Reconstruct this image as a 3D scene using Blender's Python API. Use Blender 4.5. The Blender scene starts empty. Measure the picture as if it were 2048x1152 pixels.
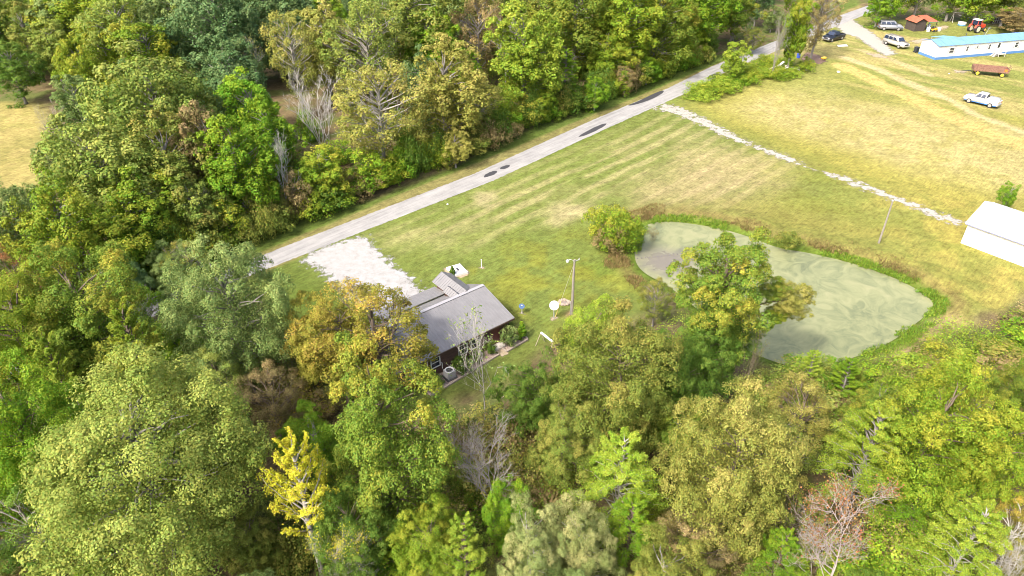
import bpy, bmesh, math, random
import numpy as np
from mathutils import Vector, Matrix

SC = bpy.context.scene
COL = SC.collection
R = math.radians

# ------------------------------------------------------------------ camera
CAM_H, PITCH, FPX = 40.0, 34.0, 1409.0          # drone height (m), tilt below the horizon, focal length for a 2048 px wide frame
cam = bpy.data.cameras.new('camera')
cam.sensor_width = 36.0
cam.lens = FPX / 2048.0 * 36.0
cam.clip_start, cam.clip_end = 0.5, 6000.0
camo = bpy.data.objects.new('camera', cam)
camo.location = (0, 0, CAM_H)
camo.rotation_euler = (R(90 - PITCH), 0, 0)
COL.objects.link(camo)
SC.camera = camo

# ------------------------------------------------------------------ sky, sun, exposure
SUN_EL, SUN_AZ = 48.0, 222.0                     # azimuth clockwise from +Y: behind the camera, over its left shoulder
w = bpy.data.worlds.new('World')
SC.world = w
w.use_nodes = True
wn = w.node_tree
bg = wn.nodes['Background']
sky = wn.nodes.new('ShaderNodeTexSky')
sky.sky_type = 'NISHITA'
sky.sun_disc = False
sky.sun_elevation = R(SUN_EL)
sky.sun_rotation = R(SUN_AZ)
sky.dust_density = 7.0
sky.ozone_density = 0.6
wn.links.new(sky.outputs[0], bg.inputs[0])
bg.inputs[1].default_value = 0.15
sun = bpy.data.lights.new('sun', 'SUN')
sun.energy = 2.0
sun.angle = R(6.0)
sun.color = (1.0, 0.94, 0.84)
suno = bpy.data.objects.new('sun', sun)
sd = Vector((math.sin(R(SUN_AZ)) * math.cos(R(SUN_EL)), math.cos(R(SUN_AZ)) * math.cos(R(SUN_EL)), math.sin(R(SUN_EL))))
suno.rotation_euler = sd.to_track_quat('Z', 'Y').to_euler()
COL.objects.link(suno)
SC.view_settings.view_transform = 'Standard'
SC.view_settings.look = 'None'
SC.view_settings.exposure = 1.50
SC.view_settings.gamma = 1.0
SC.cycles.filter_width = 0.95
SC.cycles.max_bounces = 6
SC.cycles.diffuse_bounces = 3
SC.cycles.transparent_max_bounces = 6

# ------------------------------------------------------------------ surveying: photo pixel (2048 px frame) at a known height -> place on the ground
_c, _s = math.cos(R(PITCH)), math.sin(R(PITCH))
def G(px, py, z=0.0):
    a, b = (px - 1024) / FPX, (py - 576) / FPX
    dy, dz = _c - b * _s, -_s - b * _c
    t = (z - CAM_H) / dz
    return Vector((a * t, dy * t, z))
def depth(p):
    return p.y * _c - (p.z - CAM_H) * _s

# ------------------------------------------------------------------ numpy noise
def vnoise(x, y, scale, seed):
    rs = np.random.RandomState(seed)
    n = 256
    g = rs.rand(n, n)
    u, v = np.asarray(x) / scale + 1000.0, np.asarray(y) / scale + 1000.0
    iu, iv = np.floor(u).astype(int), np.floor(v).astype(int)
    fu, fv = u - iu, v - iv
    fu, fv = fu * fu * (3 - 2 * fu), fv * fv * (3 - 2 * fv)
    g00, g10 = g[iu % n, iv % n], g[(iu + 1) % n, iv % n]
    g01, g11 = g[iu % n, (iv + 1) % n], g[(iu + 1) % n, (iv + 1) % n]
    return (g00 * (1 - fu) + g10 * fu) * (1 - fv) + (g01 * (1 - fu) + g11 * fu) * fv
def fbm(x, y, scale, seed, oct=4):
    s, a, t = 0, 1.0, 0
    for i in range(oct):
        s = s + a * vnoise(x, y, scale / 2 ** i, seed + i * 17)
        t += a
        a *= 0.55
    return s / t
def sstep(a, b, x):
    t = np.clip((np.asarray(x, float) - a) / (b - a), 0, 1)
    return t * t * (3 - 2 * t)
def sdf(poly, x, y):
    """signed distance to a closed polygon, negative inside"""
    x, y = np.asarray(x, float), np.asarray(y, float)
    d = np.full(x.shape, 1e9)
    ins = np.zeros(x.shape, bool)
    n = len(poly)
    for i in range(n):
        ax, ay = poly[i][0], poly[i][1]
        bx, by = poly[(i + 1) % n][0], poly[(i + 1) % n][1]
        ex, ey = bx - ax, by - ay
        L = ex * ex + ey * ey + 1e-12
        t = np.clip(((x - ax) * ex + (y - ay) * ey) / L, 0, 1)
        d = np.minimum(d, np.hypot(x - ax - t * ex, y - ay - t * ey))
        if abs(ey) > 1e-9:
            c = ((ay > y) != (by > y)) & (x < ex * (y - ay) / ey + ax)
            ins ^= c
    return np.where(ins, -d, d)
def gp(*pts):
    return [G(a, b).to_tuple()[:2] for a, b in pts]
def smooth_poly(pts, it=2):
    for _ in range(it):
        q = []
        n = len(pts)
        for i in range(n):
            a, b = pts[i], pts[(i + 1) % n]
            q += [(a[0] * .75 + b[0] * .25, a[1] * .75 + b[1] * .25), (a[0] * .25 + b[0] * .75, a[1] * .25 + b[1] * .75)]
        pts = q
    return pts

# ------------------------------------------------------------------ materials
def newmat(name):
    m = bpy.data.materials.new(name)
    m.use_nodes = True
    nt = m.node_tree
    return m, nt, nt.nodes['Principled BSDF']
def N(nt, kind, **kw):
    n = nt.nodes.new('ShaderNode' + kind)
    for k, v in kw.items():
        setattr(n, k, v)
    return n
def ramp(nt, fac, stops):
    r = N(nt, 'ValToRGB')
    e = r.color_ramp.elements
    while len(e) > 1: e.remove(e[-1])
    for i, (p, c) in enumerate(stops):
        q = e[0] if i == 0 else e.new(p)
        q.position = p
        q.color = (*c, 1) if len(c) == 3 else c
    nt.links.new(fac, r.inputs[0])
    return r.outputs[0]
def tex(nt, scale, detail=4, rough=.6, coord='Object', stretch=None):
    tc = N(nt, 'TexCoord')
    o = tc.outputs[coord]
    if stretch:
        mp = N(nt, 'Mapping')
        mp.inputs['Scale'].default_value = stretch
        nt.links.new(o, mp.inputs[0]); o = mp.outputs[0]
    n = N(nt, 'TexNoise')
    n.inputs['Scale'].default_value = scale
    n.inputs['Detail'].default_value = detail
    n.inputs['Roughness'].default_value = rough
    nt.links.new(o, n.inputs['Vector'])
    return n.outputs['Fac']
def mixc(nt, fac, a, b, mode='MIX'):
    m = N(nt, 'Mix', data_type='RGBA', blend_type=mode)
    for s, v in ((0, fac), (6, a), (7, b)):
        if hasattr(v, 'links'): nt.links.new(v, m.inputs[s])
        elif s == 0: m.inputs[s].default_value = v
        else: m.inputs[s].default_value = (*v, 1)
    return m.outputs[2]
def mth(nt, op, a, b=None):
    m = N(nt, 'Math', operation=op)
    for i, v in enumerate((a, b)):
        if v is None: continue
        if hasattr(v, 'links'): nt.links.new(v, m.inputs[i])
        else: m.inputs[i].default_value = v
    return m.outputs[0]
def bump(nt, b, h, strength=.5, dist=.05):
    n = N(nt, 'Bump')
    n.inputs['Strength'].default_value = strength
    n.inputs['Distance'].default_value = dist
    nt.links.new(h, n.inputs['Height'])
    nt.links.new(n.outputs[0], b.inputs['Normal'])
def along_road(nt, scale, sx, sy, detail=6, rough=.75):
    """noise drawn out along the mowing and driving direction"""
    tc = N(nt, 'TexCoord'); m1 = N(nt, 'Mapping'); m2 = N(nt, 'Mapping')
    m1.inputs['Rotation'].default_value[2] = -math.atan2(road_dir.y, road_dir.x)
    m2.inputs['Scale'].default_value = (sx, sy, 1)
    nt.links.new(tc.outputs['Object'], m1.inputs[0]); nt.links.new(m1.outputs[0], m2.inputs[0])
    n = N(nt, 'TexNoise')
    n.inputs['Scale'].default_value, n.inputs['Detail'].default_value, n.inputs['Roughness'].default_value = scale, detail, rough
    nt.links.new(m2.outputs[0], n.inputs['Vector'])
    return n.outputs['Fac']
MATS = {}
def M(name, col, rough=.7, metal=0.0, var=.25, scale=6.0, bmp=0.0, spec=.4, stretch=None, col2=None):
    """a weathered plain surface: base colour broken up by two scales of noise"""
    if name in MATS: return MATS[name]
    m, nt, b = newmat(name)
    f = tex(nt, scale, 5, .65, stretch=stretch)
    c2 = col2 or tuple(max(0, c * (1 - var)) for c in col)
    c1 = tuple(min(1, c * (1 + var * .5)) for c in col)
    nt.links.new(ramp(nt, f, [(.3, c2), (.7, c1)]), b.inputs['Base Color'])
    b.inputs['Roughness'].default_value = rough
    b.inputs['Metallic'].default_value = metal
    b.inputs['Specular IOR Level'].default_value = spec
    if bmp: bump(nt, b, f, bmp, .03)
    MATS[name] = m
    return m
def emis(name, col, st):
    m, nt, b = newmat(name)
    b.inputs['Base Color'].default_value = (*col, 1)
    b.inputs['Emission Color'].default_value = (*col, 1)
    b.inputs['Emission Strength'].default_value = st
    return m

# foliage: colour of leaf = per tree colour + colour of its turned leaves, spread by clump and by leaf
def leaf_material(name, transl=.30):
    m, nt, b = newmat(name)
    L = nt.links
    oi = N(nt, 'ObjectInfo')
    at = N(nt, 'Attribute', attribute_name='lf')
    sep = N(nt, 'SeparateXYZ')
    L.new(at.outputs['Vector'], sep.inputs[0])
    tp = N(nt, 'Attribute', attribute_type='OBJECT', attribute_name='turn_colour')
    ta = N(nt, 'Attribute', attribute_type='OBJECT', attribute_name='turn_amount')
    x, y, z = sep.outputs
    s = mth(nt, 'ADD', mth(nt, 'ADD', mth(nt, 'MULTIPLY', x, .25), mth(nt, 'MULTIPLY', y, .55)), mth(nt, 'MULTIPLY', z, .38))
    s = mth(nt, 'ADD', s, ta.outputs['Fac'])
    mr = N(nt, 'MapRange', interpolation_type='SMOOTHSTEP')
    L.new(s, mr.inputs[0])
    mr.inputs[1].default_value, mr.inputs[2].default_value = .45, 1.15
    c = mixc(nt, mr.outputs[0], oi.outputs['Color'], tp.outputs['Color'])
    hv = N(nt, 'HueSaturation')
    L.new(c, hv.inputs['Color'])
    L.new(mth(nt, 'ADD', .47, mth(nt, 'MULTIPLY', mth(nt, 'FRACT', mth(nt, 'MULTIPLY', x, 7.31)), .06)), hv.inputs['Hue'])
    L.new(mth(nt, 'ADD', .76, mth(nt, 'MULTIPLY', mth(nt, 'FRACT', mth(nt, 'MULTIPLY', x, 13.7)), .48)), hv.inputs['Value'])
    c = hv.outputs[0]
    L.new(c, b.inputs['Base Color'])
    b.inputs['Roughness'].default_value = .55
    b.inputs['Specular IOR Level'].default_value = .12
    tr = N(nt, 'BsdfTranslucent')
    L.new(mixc(nt, .5, c, mixc(nt, 1.0, c, (1.2, 1.3, .6), 'MULTIPLY')), tr.inputs[0])
    ms = N(nt, 'MixShader')
    ms.inputs[0].default_value = transl
    L.new(b.outputs[0], ms.inputs[1])
    L.new(tr.outputs[0], ms.inputs[2])
    L.new(ms.outputs[0], nt.nodes['Material Output'].inputs[0])
    return m
def bark_material():
    m, nt, b = newmat('bark')
    oi = N(nt, 'ObjectInfo')
    f = tex(nt, 5, 6, .7, stretch=(1, 1, .25))
    c = mixc(nt, f, mixc(nt, 1.0, oi.outputs['Color'], (.45, .42, .4), 'MULTIPLY'), oi.outputs['Color'])
    nt.links.new(c, b.inputs['Base Color'])
    b.inputs['Roughness'].default_value = .9
    bump(nt, b, f, .6, .04)
    return m
LEAF = leaf_material('leaf')
BARK = bark_material()

# ------------------------------------------------------------------ mesh building
class MB:
    def __init__(s): s.v, s.f, s.m = [], [], []
    def add(s, vs, fs, mi=0):
        k = len(s.v)
        s.v += [tuple(p) for p in vs]
        s.f += [tuple(i + k for i in f) for f in fs]
        s.m += [mi] * len(fs)
        return s
    def box(s, c, d, rz=0.0, mi=0, mat=None, bev=0.0):
        x, y, z = d[0] / 2, d[1] / 2, d[2] / 2
        vs = [(-x, -y, -z), (x, -y, -z), (x, y, -z), (-x, y, -z), (-x, -y, z), (x, -y, z), (x, y, z), (-x, y, z)]
        mm = Matrix.Translation(Vector(c)) @ (mat if mat else Matrix.Rotation(rz, 4, 'Z'))
        return s.add([mm @ Vector(v) for v in vs], [(0, 3, 2, 1), (4, 5, 6, 7), (0, 1, 5, 4), (1, 2, 6, 5), (2, 3, 7, 6), (3, 0, 4, 7)], mi)
    def bar(s, a, b, w, h=None, mi=0):
        a, b = Vector(a), Vector(b)
        d = b - a
        q = d.to_track_quat('X', 'Z').to_matrix().to_4x4()
        return s.box((a + b) / 2, (d.length, w, h or w), mat=q, mi=mi)
    def tube(s, pts, rad, n=6, mi=0, cap=True):
        pts = [Vector(p) for p in pts]
        if not hasattr(rad, '__len__'): rad = [rad] * len(pts)
        vs, fs = [], []
        for i, p in enumerate(pts):
            d = (pts[min(i + 1, len(pts) - 1)] - pts[max(i - 1, 0)])
            d = d.normalized() if d.length > 1e-9 else Vector((0, 0, 1))
            a = d.orthogonal().normalized() if abs(d.z) < .9 else Vector((1, 0, 0)).cross(d).normalized()
            b = d.cross(a)
            for k in range(n):
                t = 2 * math.pi * k / n
                vs.append(p + (a * math.cos(t) + b * math.sin(t)) * rad[i])
        for i in range(len(pts) - 1):
            for k in range(n):
                fs.append((i * n + k, i * n + (k + 1) % n, (i + 1) * n + (k + 1) % n, (i + 1) * n + k))
        if cap:
            fs.append(tuple(range(n - 1, -1, -1)))
            fs.append(tuple((len(pts) - 1) * n + k for k in range(n)))
        return s.add(vs, fs, mi)
    def lathe(s, prof, n=16, c=(0, 0, 0), mat=None, mi=0):
        vs, fs = [], []
        mm = Matrix.Translation(Vector(c)) @ (mat or Matrix())
        for r, z in prof:
            for k in range(n):
                t = 2 * math.pi * k / n
                vs.append(mm @ Vector((r * math.cos(t), r * math.sin(t), z)))
        for i in range(len(prof) - 1):
            for k in range(n):
                fs.append((i * n + k, i * n + (k + 1) % n, (i + 1) * n + (k + 1) % n, (i + 1) * n + k))
        fs.append(tuple(range(n - 1, -1, -1)))
        fs.append(tuple((len(prof) - 1) * n + k for k in range(n)))
        return s.add(vs, fs, mi)
    def prism(s, poly, a, b, axis='y', mi=0):
        """extrude a 2-D outline (x,z) from y=a to y=b, or (x,y) from z=a to z=b"""
        n = len(poly)
        f = (lambda p, t: (p[0], t, p[1])) if axis == 'y' else (lambda p, t: (p[0], p[1], t)) if axis == 'z' else (lambda p, t: (t, p[0], p[1]))
        vs = [f(p, a) for p in poly] + [f(p, b) for p in poly]
        fs = [tuple(range(n - 1, -1, -1)), tuple(range(n, 2 * n))] + [(i, (i + 1) % n, n + (i + 1) % n, n + i) for i in range(n)]
        return s.add(vs, fs, mi)
    def mesh(s, name, mats, bevel=0.0, smooth=False, seg=1):
        me = bpy.data.meshes.new(name)
        me.from_pydata(s.v, [], s.f)
        for m in (mats if isinstance(mats, (list, tuple)) else [mats]): me.materials.append(m)
        for p, i in zip(me.polygons, s.m): p.material_index = i
        bm = bmesh.new()
        bm.from_mesh(me)
        bmesh.ops.recalc_face_normals(bm, faces=bm.faces)
        if bevel: bmesh.ops.bevel(bm, geom=bm.edges[:], offset=bevel, segments=seg, affect='EDGES', clamp_overlap=True)
        bm.to_mesh(me)
        bm.free()
        if smooth:
            for p in me.polygons: p.use_smooth = True
        return me
    def build(s, name, mats, parent=None, loc=None, bevel=0.0, smooth=False, seg=1, **tags):
        return link(name, s.mesh(name, mats, bevel, smooth, seg), parent, loc, **tags)
def link(name, data, parent=None, loc=None, rz=0.0, **tags):
    o = bpy.data.objects.new(name, data)
    COL.objects.link(o)
    if parent: o.parent = parent
    if loc is not None: o.location = loc
    if rz: o.rotation_euler.z = rz
    for k, v in tags.items():
        if v is not None: o[k] = v
    return o
def thing(name, label, category, loc, rz=0.0, group=None):
    return link(name, None, None, loc, rz, label=label, category=category, group=group)
def fastmesh(name, verts, quads, mats, lf=None):
    me = bpy.data.meshes.new(name)
    nv, nf, k = len(verts), len(quads), quads.shape[1]
    me.vertices.add(nv)
    me.vertices.foreach_set('co', verts.astype(np.float32).ravel())
    me.loops.add(nf * k)
    me.loops.foreach_set('vertex_index', quads.astype(np.int32).ravel())
    me.polygons.add(nf)
    me.polygons.foreach_set('loop_start', np.arange(0, nf * k, k, dtype=np.int32))
    me.polygons.foreach_set('loop_total', np.full(nf, k, np.int32))
    for m in mats: me.materials.append(m)
    if lf is not None:
        a = me.attributes.new('lf', 'FLOAT_VECTOR', 'FACE')
        a.data.foreach_set('vector', lf.astype(np.float32).ravel())
    me.update(calc_edges=True)
    return me

# ================================================================== THE GROUND
ROAD_A, ROAD_B, ROAD_C = G(540, 517), G(1440, 137), G(1690, 38)
road_dir = (ROAD_B - ROAD_A).normalized()
road_nrm = Vector((-road_dir.y, road_dir.x, 0))          # towards the wood
POND = smooth_poly(gp((1272, 502), (1278, 462), (1302, 441), (1352, 439), (1402, 446), (1452, 455), (1502, 470), (1560, 493), (1620, 501), (1700, 520),
                      (1762, 540), (1812, 561), (1852, 585), (1869, 602), (1850, 626), (1822, 647), (1790, 672), (1742, 696), (1690, 713), (1640, 723),
                      (1588, 726), (1540, 712), (1490, 690), (1440, 650), (1385, 600), (1335, 562), (1298, 545), (1278, 526)), 2)
WOOD_N = gp((-700, 640), (200, 600), (480, 489), (700, 407), (950, 311), (1190, 203), (1330, 141), (1440, 108), (1560, 92), (1640, 66), (1655, 30), (1672, -10), (1700, -60),
            (1800, -90), (800, -200), (-600, -200), (-1200, 200))
WOOD_E = gp((1700, -20), (1735, 28), (1800, 40), (1900, 45), (2048, 52), (2400, 60), (2600, -60), (2000, -120))
WOOD_S = gp((-500, 560), (300, 560), (470, 550), (560, 640), (600, 740), (660, 810), (830, 836), (900, 806), (1010, 765), (1090, 700), (1250, 655), (1330, 600), (1390, 660),
            (1500, 745), (1600, 748), (1700, 738), (1800, 735), (1900, 690), (1960, 640), (2048, 600), (2300, 560), (2600, 900), (2300, 1700), (-400, 1700))
FIELD_W = gp((-500, 190), (20, 205), (70, 205), (100, 250), (100, 330), (90, 400), (20, 425), (-500, 420))
HAY = gp((1405, 215), (1500, 165), (1650, 118), (1760, 180), (2000, 225), (2400, 300), (2400, 470), (2000, 415), (1800, 372), (1640, 318), (1480, 262))
TRACK_PX = [(1316, 212), (1345, 218), (1380, 232), (1420, 250), (1460, 272), (1510, 292), (1570, 315), (1620, 336), (1690, 358), (1750, 382), (1820, 408), (1880, 432), (1925, 448)]

def axis(lo, hi, st, far):
    a = list(np.arange(lo, hi + 1e-6, st))
    d, p = st, a[0]
    pre = []
    while p > -far:
        d *= 1.35; p -= d; pre.append(p)
    d, p = st, a[-1]
    post = []
    while p < far:
        d *= 1.35; p += d; post.append(p)
    return np.array(pre[::-1] + a + post)
gx, gy = axis(-112, 124, .5, 3000), axis(22, 196, .5, 3000)
XX, YY = np.meshgrid(gx, gy, indexing='xy')
pond_d = sdf(POND, XX, YY)
ZZ = -1.1 * sstep(.9, -2.5, pond_d) - .25 * sstep(2.6, -.2, pond_d)
ZZ = ZZ + .28 * sstep(1.2, 2.6, pond_d) * sstep(6.5, 3.2, pond_d) * sstep(1430, 1560, 1430 + 4 * XX + 0 * YY)
def lerp(a, b, t): return a * (1 - t[..., None]) + np.array(b) * t[..., None]
def ground_colour(X, Y):
    n1, n2, n3 = fbm(X, Y, 9, 3), fbm(X, Y, 2.6, 9), fbm(X, Y, 30, 21, 3)
    c = np.zeros(X.shape + (3,)) + np.array((.140, .176, .040))
    # the mown lawn: lush patches and straw-coloured ones
    c = lerp(c, (.118, .158, .028), sstep(.50, .66, n1))
    rd = X * road_dir.x + Y * road_dir.y - (ROAD_A.x * road_dir.x + ROAD_A.y * road_dir.y)
    rn = X * road_nrm.x + Y * road_nrm.y - (ROAD_A.x * road_nrm.x + ROAD_A.y * road_nrm.y)
    wob = rn + 1.1 * (fbm(X, Y, 14, 40) - .5) * 2
    stripe = .5 + .5 * np.sin(wob * 2 * math.pi / 2.5)
    streak = fbm(rd / 7.0, rn, 1.3, 55)
    P = gp((740, 470), (1330, 215), (1640, 330), (1500, 440), (1290, 425), (1180, 420), (960, 500), (800, 500))
    mown = sstep(3, -6, sdf(P, X, Y))
    c = lerp(c, (.285, .268, .115), mown * np.clip(.06 + .85 * sstep(.35, .75, stripe) * sstep(.30, .58, streak) + .40 * sstep(.5, .7, n1), 0, .95))
    dry = lambda pts, soft, amt: sstep(soft, -soft, sdf(gp(*pts), X, Y) + 5 * (n2 - .5)) * amt
    c = lerp(c, (.36, .285, .155), dry([(1250, 385), (1400, 300), (1520, 320), (1560, 370), (1440, 410), (1280, 410)], 5, .60))
    c = lerp(c, (.36, .31, .165), dry([(1080, 432), (1130, 400), (1180, 408), (1160, 446), (1110, 450)], 2, .75))
    c = lerp(c, (.34, .30, .16), dry([(942, 402), (975, 388), (995, 392), (975, 410), (944, 414)], 1.2, .75))
    c = lerp(c, (.30, .275, .125), dry([(760, 470), (860, 455), (980, 440), (960, 470), (840, 485), (775, 490)], 3, .5))
    c = lerp(c, (.205, .185, .05), dry([(1300, 425), (1550, 390), (1760, 470), (1600, 480), (1450, 440)], 5, .7))
    # dry ground towards the barn and hay stubble, paled to paint in brighter sun
    east = sstep(26, 58, X + .10 * (Y - 70) * -1 + 6 * (n1 - .5)) * sstep(128, 96, Y) 
    c = lerp(c, (.335, .285, .075), east * (.45 + .5 * sstep(.35, .65, n2)))
    hd = sdf(HAY, X, Y) + 6 * (n1 - .5) + 2 * (n2 - .5)
    c = lerp(c, (.27, .25, .062), sstep(6, -3, hd) * .85)
    c = lerp(c, (.345, .303, .128), sstep(-1, -10, hd) * (.55 + .45 * sstep(.3, .6, n2)))
    far = sstep(100, 116, Y + .35 * (X - 80) + 5 * (n1 - .5)) * sstep(36, 50, X)
    c = lerp(c, (.22, .235, .062), far * .8)
    c = lerp(c, (.37, .31, .125), far * sstep(.48, .62, fbm((X - Y) * .16, X + Y, 6, 77)) * .75)
    # worn wheel tracks beside the hay
    for pts, wd, col in (([(1690, 115), (1760, 140), (1830, 172), (1900, 200), (1960, 232), (2060, 270)], .8, (.47, .39, .21)),
                         ([(1680, 130), (1740, 158), (1810, 190), (1880, 225), (1960, 258), (2060, 295)], 1.5, (.47, .36, .13)),
                         ([(1720, 100), (1790, 122), (1860, 150)], .7, (.42, .35, .18))):
        q = gp(*pts)
        dd = np.full(X.shape, 1e9)
        for a, b in zip(q[:-1], q[1:]):
            ex, ey = b[0] - a[0], b[1] - a[1]
            t = np.clip(((X - a[0]) * ex + (Y - a[1]) * ey) / (ex * ex + ey * ey), 0, 1)
            dd = np.minimum(dd, np.hypot(X - a[0] - t * ex, Y - a[1] - t * ey))
        c = lerp(c, col, sstep(wd + .8, wd - .3, dd + 1.6 * (n2 - .5)) * .8)
    # lush lawn close to the house and by the drive
    H1 = gp((545, 535), (620, 530), (700, 600), (760, 650), (700, 760), (600, 700))
    c = lerp(c, (.098, .138, .024), sstep(2, -3, sdf(H1, X, Y) + 3 * (n2 - .5)) * .8)
    H2 = gp((870, 800), (1000, 745), (1080, 690), (1130, 720), (1000, 800), (900, 850))
    c = lerp(c, (.115, .135, .028), sstep(1.5, -2, sdf(H2, X, Y) + 2 * (n2 - .5)) * .9)
    c = lerp(c, (.21, .205, .028), sstep(6, -4, sdf(gp((900, 520), (1150, 480), (1290, 560), (1230, 640), (1030, 640)), X, Y)) * sstep(.4, .6, n2) * .55)
    # verges of the road
    e = np.abs(rn)
    c = lerp(c, (.27, .20, .10), sstep(2.3, 1.6, e + 1.2 * (n2 - .5)) * .5)
    c = lerp(c, (.100, .145, .028), sstep(1.8, 2.4, rn) * sstep(8, 6, rn) * .9)
    # pond banks: brown sedge, then wet green
    bank = sstep(3.6, 1.4, pond_d + 2.0 * (n2 - .5))
    c = lerp(c, (.20, .145, .06), bank * .75)
    c = lerp(c, (.10, .17, .018), sstep(2.2, .6, pond_d + 1.2 * (n2 - .5)) * .85)
    c = lerp(c, (.06, .055, .03), sstep(.15, -.5, pond_d))
    dam = sstep(2.5, -1.5, sdf(gp((1780, 720), (1850, 680), (1900, 640), (1880, 700), (1820, 735)), X, Y) + 3 * (n2 - .5))
    c = lerp(c, (.42, .30, .18), dam * sstep(.40, .6, n2) * .9)
    # woodland floor: leaf litter
    for P in (WOOD_N, WOOD_E, WOOD_S):
        d = sdf(P, X, Y) + 3.5 * (n1 - .5) + 2 * (n2 - .5)
        t = sstep(1.0, -1.2, d)
        if P is WOOD_N: t = t * sstep(-2, 2, sdf(FIELD_W, X, Y) + 4 * (n1 - .5))
        c = lerp(c, (.165, .128, .068), t)
        c = lerp(c, (.120, .140, .042), t * sstep(.45, .62, n2))
    fw = sstep(2, -2, sdf(FIELD_W, X, Y) + 4 * (n1 - .5))
    c = lerp(c, (.33, .28, .10), fw)
    c = lerp(c, (.25, .23, .07), fw * sstep(.45, .62, n2) * .7)
    c = lerp(c, (.30, .21, .11), sstep(1.0, .2, np.hypot(X - 5.73, Y - 54.7) + .6 * (n2 - .5)))
    return np.clip(c * .74 * (.86 + .28 * n3)[..., None] * (.8 + .4 * fbm(X, Y, 1.1, 91, 2))[..., None], .004, .9)
gcol = ground_colour(XX, YY)
nx, ny = len(gx), len(gy)
ii = np.arange(nx * ny).reshape(ny, nx)
gq = np.stack([ii[:-1, :-1], ii[:-1, 1:], ii[1:, 1:], ii[1:, :-1]], -1).reshape(-1, 4)
def ground_material():
    m, nt, b = newmat('grass_and_soil')
    a = N(nt, 'Attribute', attribute_name='soil')
    f1, f2, f3 = tex(nt, 1.4, 5, .7), tex(nt, 5.0, 6, .8), along_road(nt, 3.0, .22, 1.4)
    v = mth(nt, 'ADD', mth(nt, 'MULTIPLY', f1, .9), mth(nt, 'ADD', mth(nt, 'MULTIPLY', f2, .7), mth(nt, 'MULTIPLY', f3, .9)))
    hv = N(nt, 'HueSaturation')
    nt.links.new(a.outputs['Color'], hv.inputs['Color'])
    nt.links.new(mth(nt, 'ADD', mth(nt, 'MULTIPLY', v, 1.7), -1.12), hv.inputs['Value'])
    nt.links.new(mth(nt, 'ADD', .46, mth(nt, 'MULTIPLY', f3, .08)), hv.inputs['Hue'])
    nt.links.new(hv.outputs[0], b.inputs['Base Color'])
    b.inputs['Roughness'].default_value = .95
    b.inputs['Specular IOR Level'].default_value = .1
    bump(nt, b, v, .9, .09)
    return m
gm = fastmesh('ground', np.stack([XX.ravel(), YY.ravel(), ZZ.ravel()], -1), gq, [ground_material()])
ga = gm.attributes.new('soil', 'FLOAT_COLOR', 'POINT')
ga.data.foreach_set('color', np.concatenate([gcol.reshape(-1, 3), np.ones((nx * ny, 1))], 1).astype(np.float32).ravel())
for p in gm.polygons: p.use_smooth = True
link('ground', gm, kind='structure')

# ------------------------------------------------------------------ sheets with ragged edges laid on the ground (road, drives, patches)
def ragged_material(name, stops, scale, rough=.9, edge=.5, bmp=.4, hole=.0, fine=30):
    """stones or asphalt; thins out raggedly towards the rim of the sheet where the grass grows over it"""
    m, nt, b = newmat(name)
    f, g = tex(nt, scale, 6, .75), tex(nt, fine, 3, .7)
    nt.links.new(ramp(nt, mth(nt, 'ADD', mth(nt, 'MULTIPLY', f, .6), mth(nt, 'MULTIPLY', g, .4)), stops), b.inputs['Base Color'])
    b.inputs['Roughness'].default_value = rough
    b.inputs['Specular IOR Level'].default_value = .2
    bump(nt, b, g, bmp, .03)
    a = N(nt, 'Attribute', attribute_name='rim')
    h = tex(nt, 1.1, 6, .7)
    k = mth(nt, 'ADD', a.outputs['Fac'], mth(nt, 'MULTIPLY', mth(nt, 'SUBTRACT', h, .5 + hole), edge * 4))
    mr = N(nt, 'MapRange', interpolation_type='SMOOTHSTEP')
    nt.links.new(k, mr.inputs[0]); mr.inputs[1].default_value, mr.inputs[2].default_value = .15, .60
    k = mr.outputs[0]
    t = N(nt, 'BsdfTransparent')
    ms = N(nt, 'MixShader')
    nt.links.new(k, ms.inputs[0]); nt.links.new(t.outputs[0], ms.inputs[1]); nt.links.new(b.outputs[0], ms.inputs[2])
    nt.links.new(ms.outputs[0], nt.nodes['Material Output'].inputs[0])
    return m
def sheet(name, poly, z, mat, grow=.7, step=.35, fade=1.2, parent=None, **tags):
    xs = [p[0] for p in poly]; ys = [p[1] for p in poly]
    ax, ay = np.arange(min(xs) - grow - step, max(xs) + grow + step, step), np.arange(min(ys) - grow - step, max(ys) + grow + step, step)
    X, Y = np.meshgrid(ax, ay)
    d = sdf(poly, X, Y)
    ids = np.arange(X.size).reshape(X.shape)
    q = np.stack([ids[:-1, :-1], ids[:-1, 1:], ids[1:, 1:], ids[1:, :-1]], -1).reshape(-1, 4)
    q = q[(d.ravel()[q] < grow).any(1)]
    used, inv = np.unique(q, return_inverse=True)
    v = np.stack([X.ravel(), Y.ravel(), np.full(X.size, z)], -1)[used]
    me = fastmesh(name, v, inv.reshape(-1, 4), [mat])
    a = me.attributes.new('rim', 'FLOAT', 'POINT')
    a.data.foreach_set('value', np.clip((grow - d.ravel()[used]) / (grow + fade), 0, 1.0).astype(np.float32))
    return link(name, me, parent, **tags)
def strip_poly(pts, wid):
    L, Rr = [], []
    for i, p in enumerate(pts):
        p = Vector((p[0], p[1]))
        d = (Vector(pts[min(i + 1, len(pts) - 1)][:2]) - Vector(pts[max(i - 1, 0)][:2])).normalized()
        n = Vector((-d.y, d.x))
        wv = (wid[i] if hasattr(wid, '__len__') else wid) / 2
        L.append(tuple(p + n * wv)); Rr.append(tuple(p - n * wv))
    return L + Rr[::-1]
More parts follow.
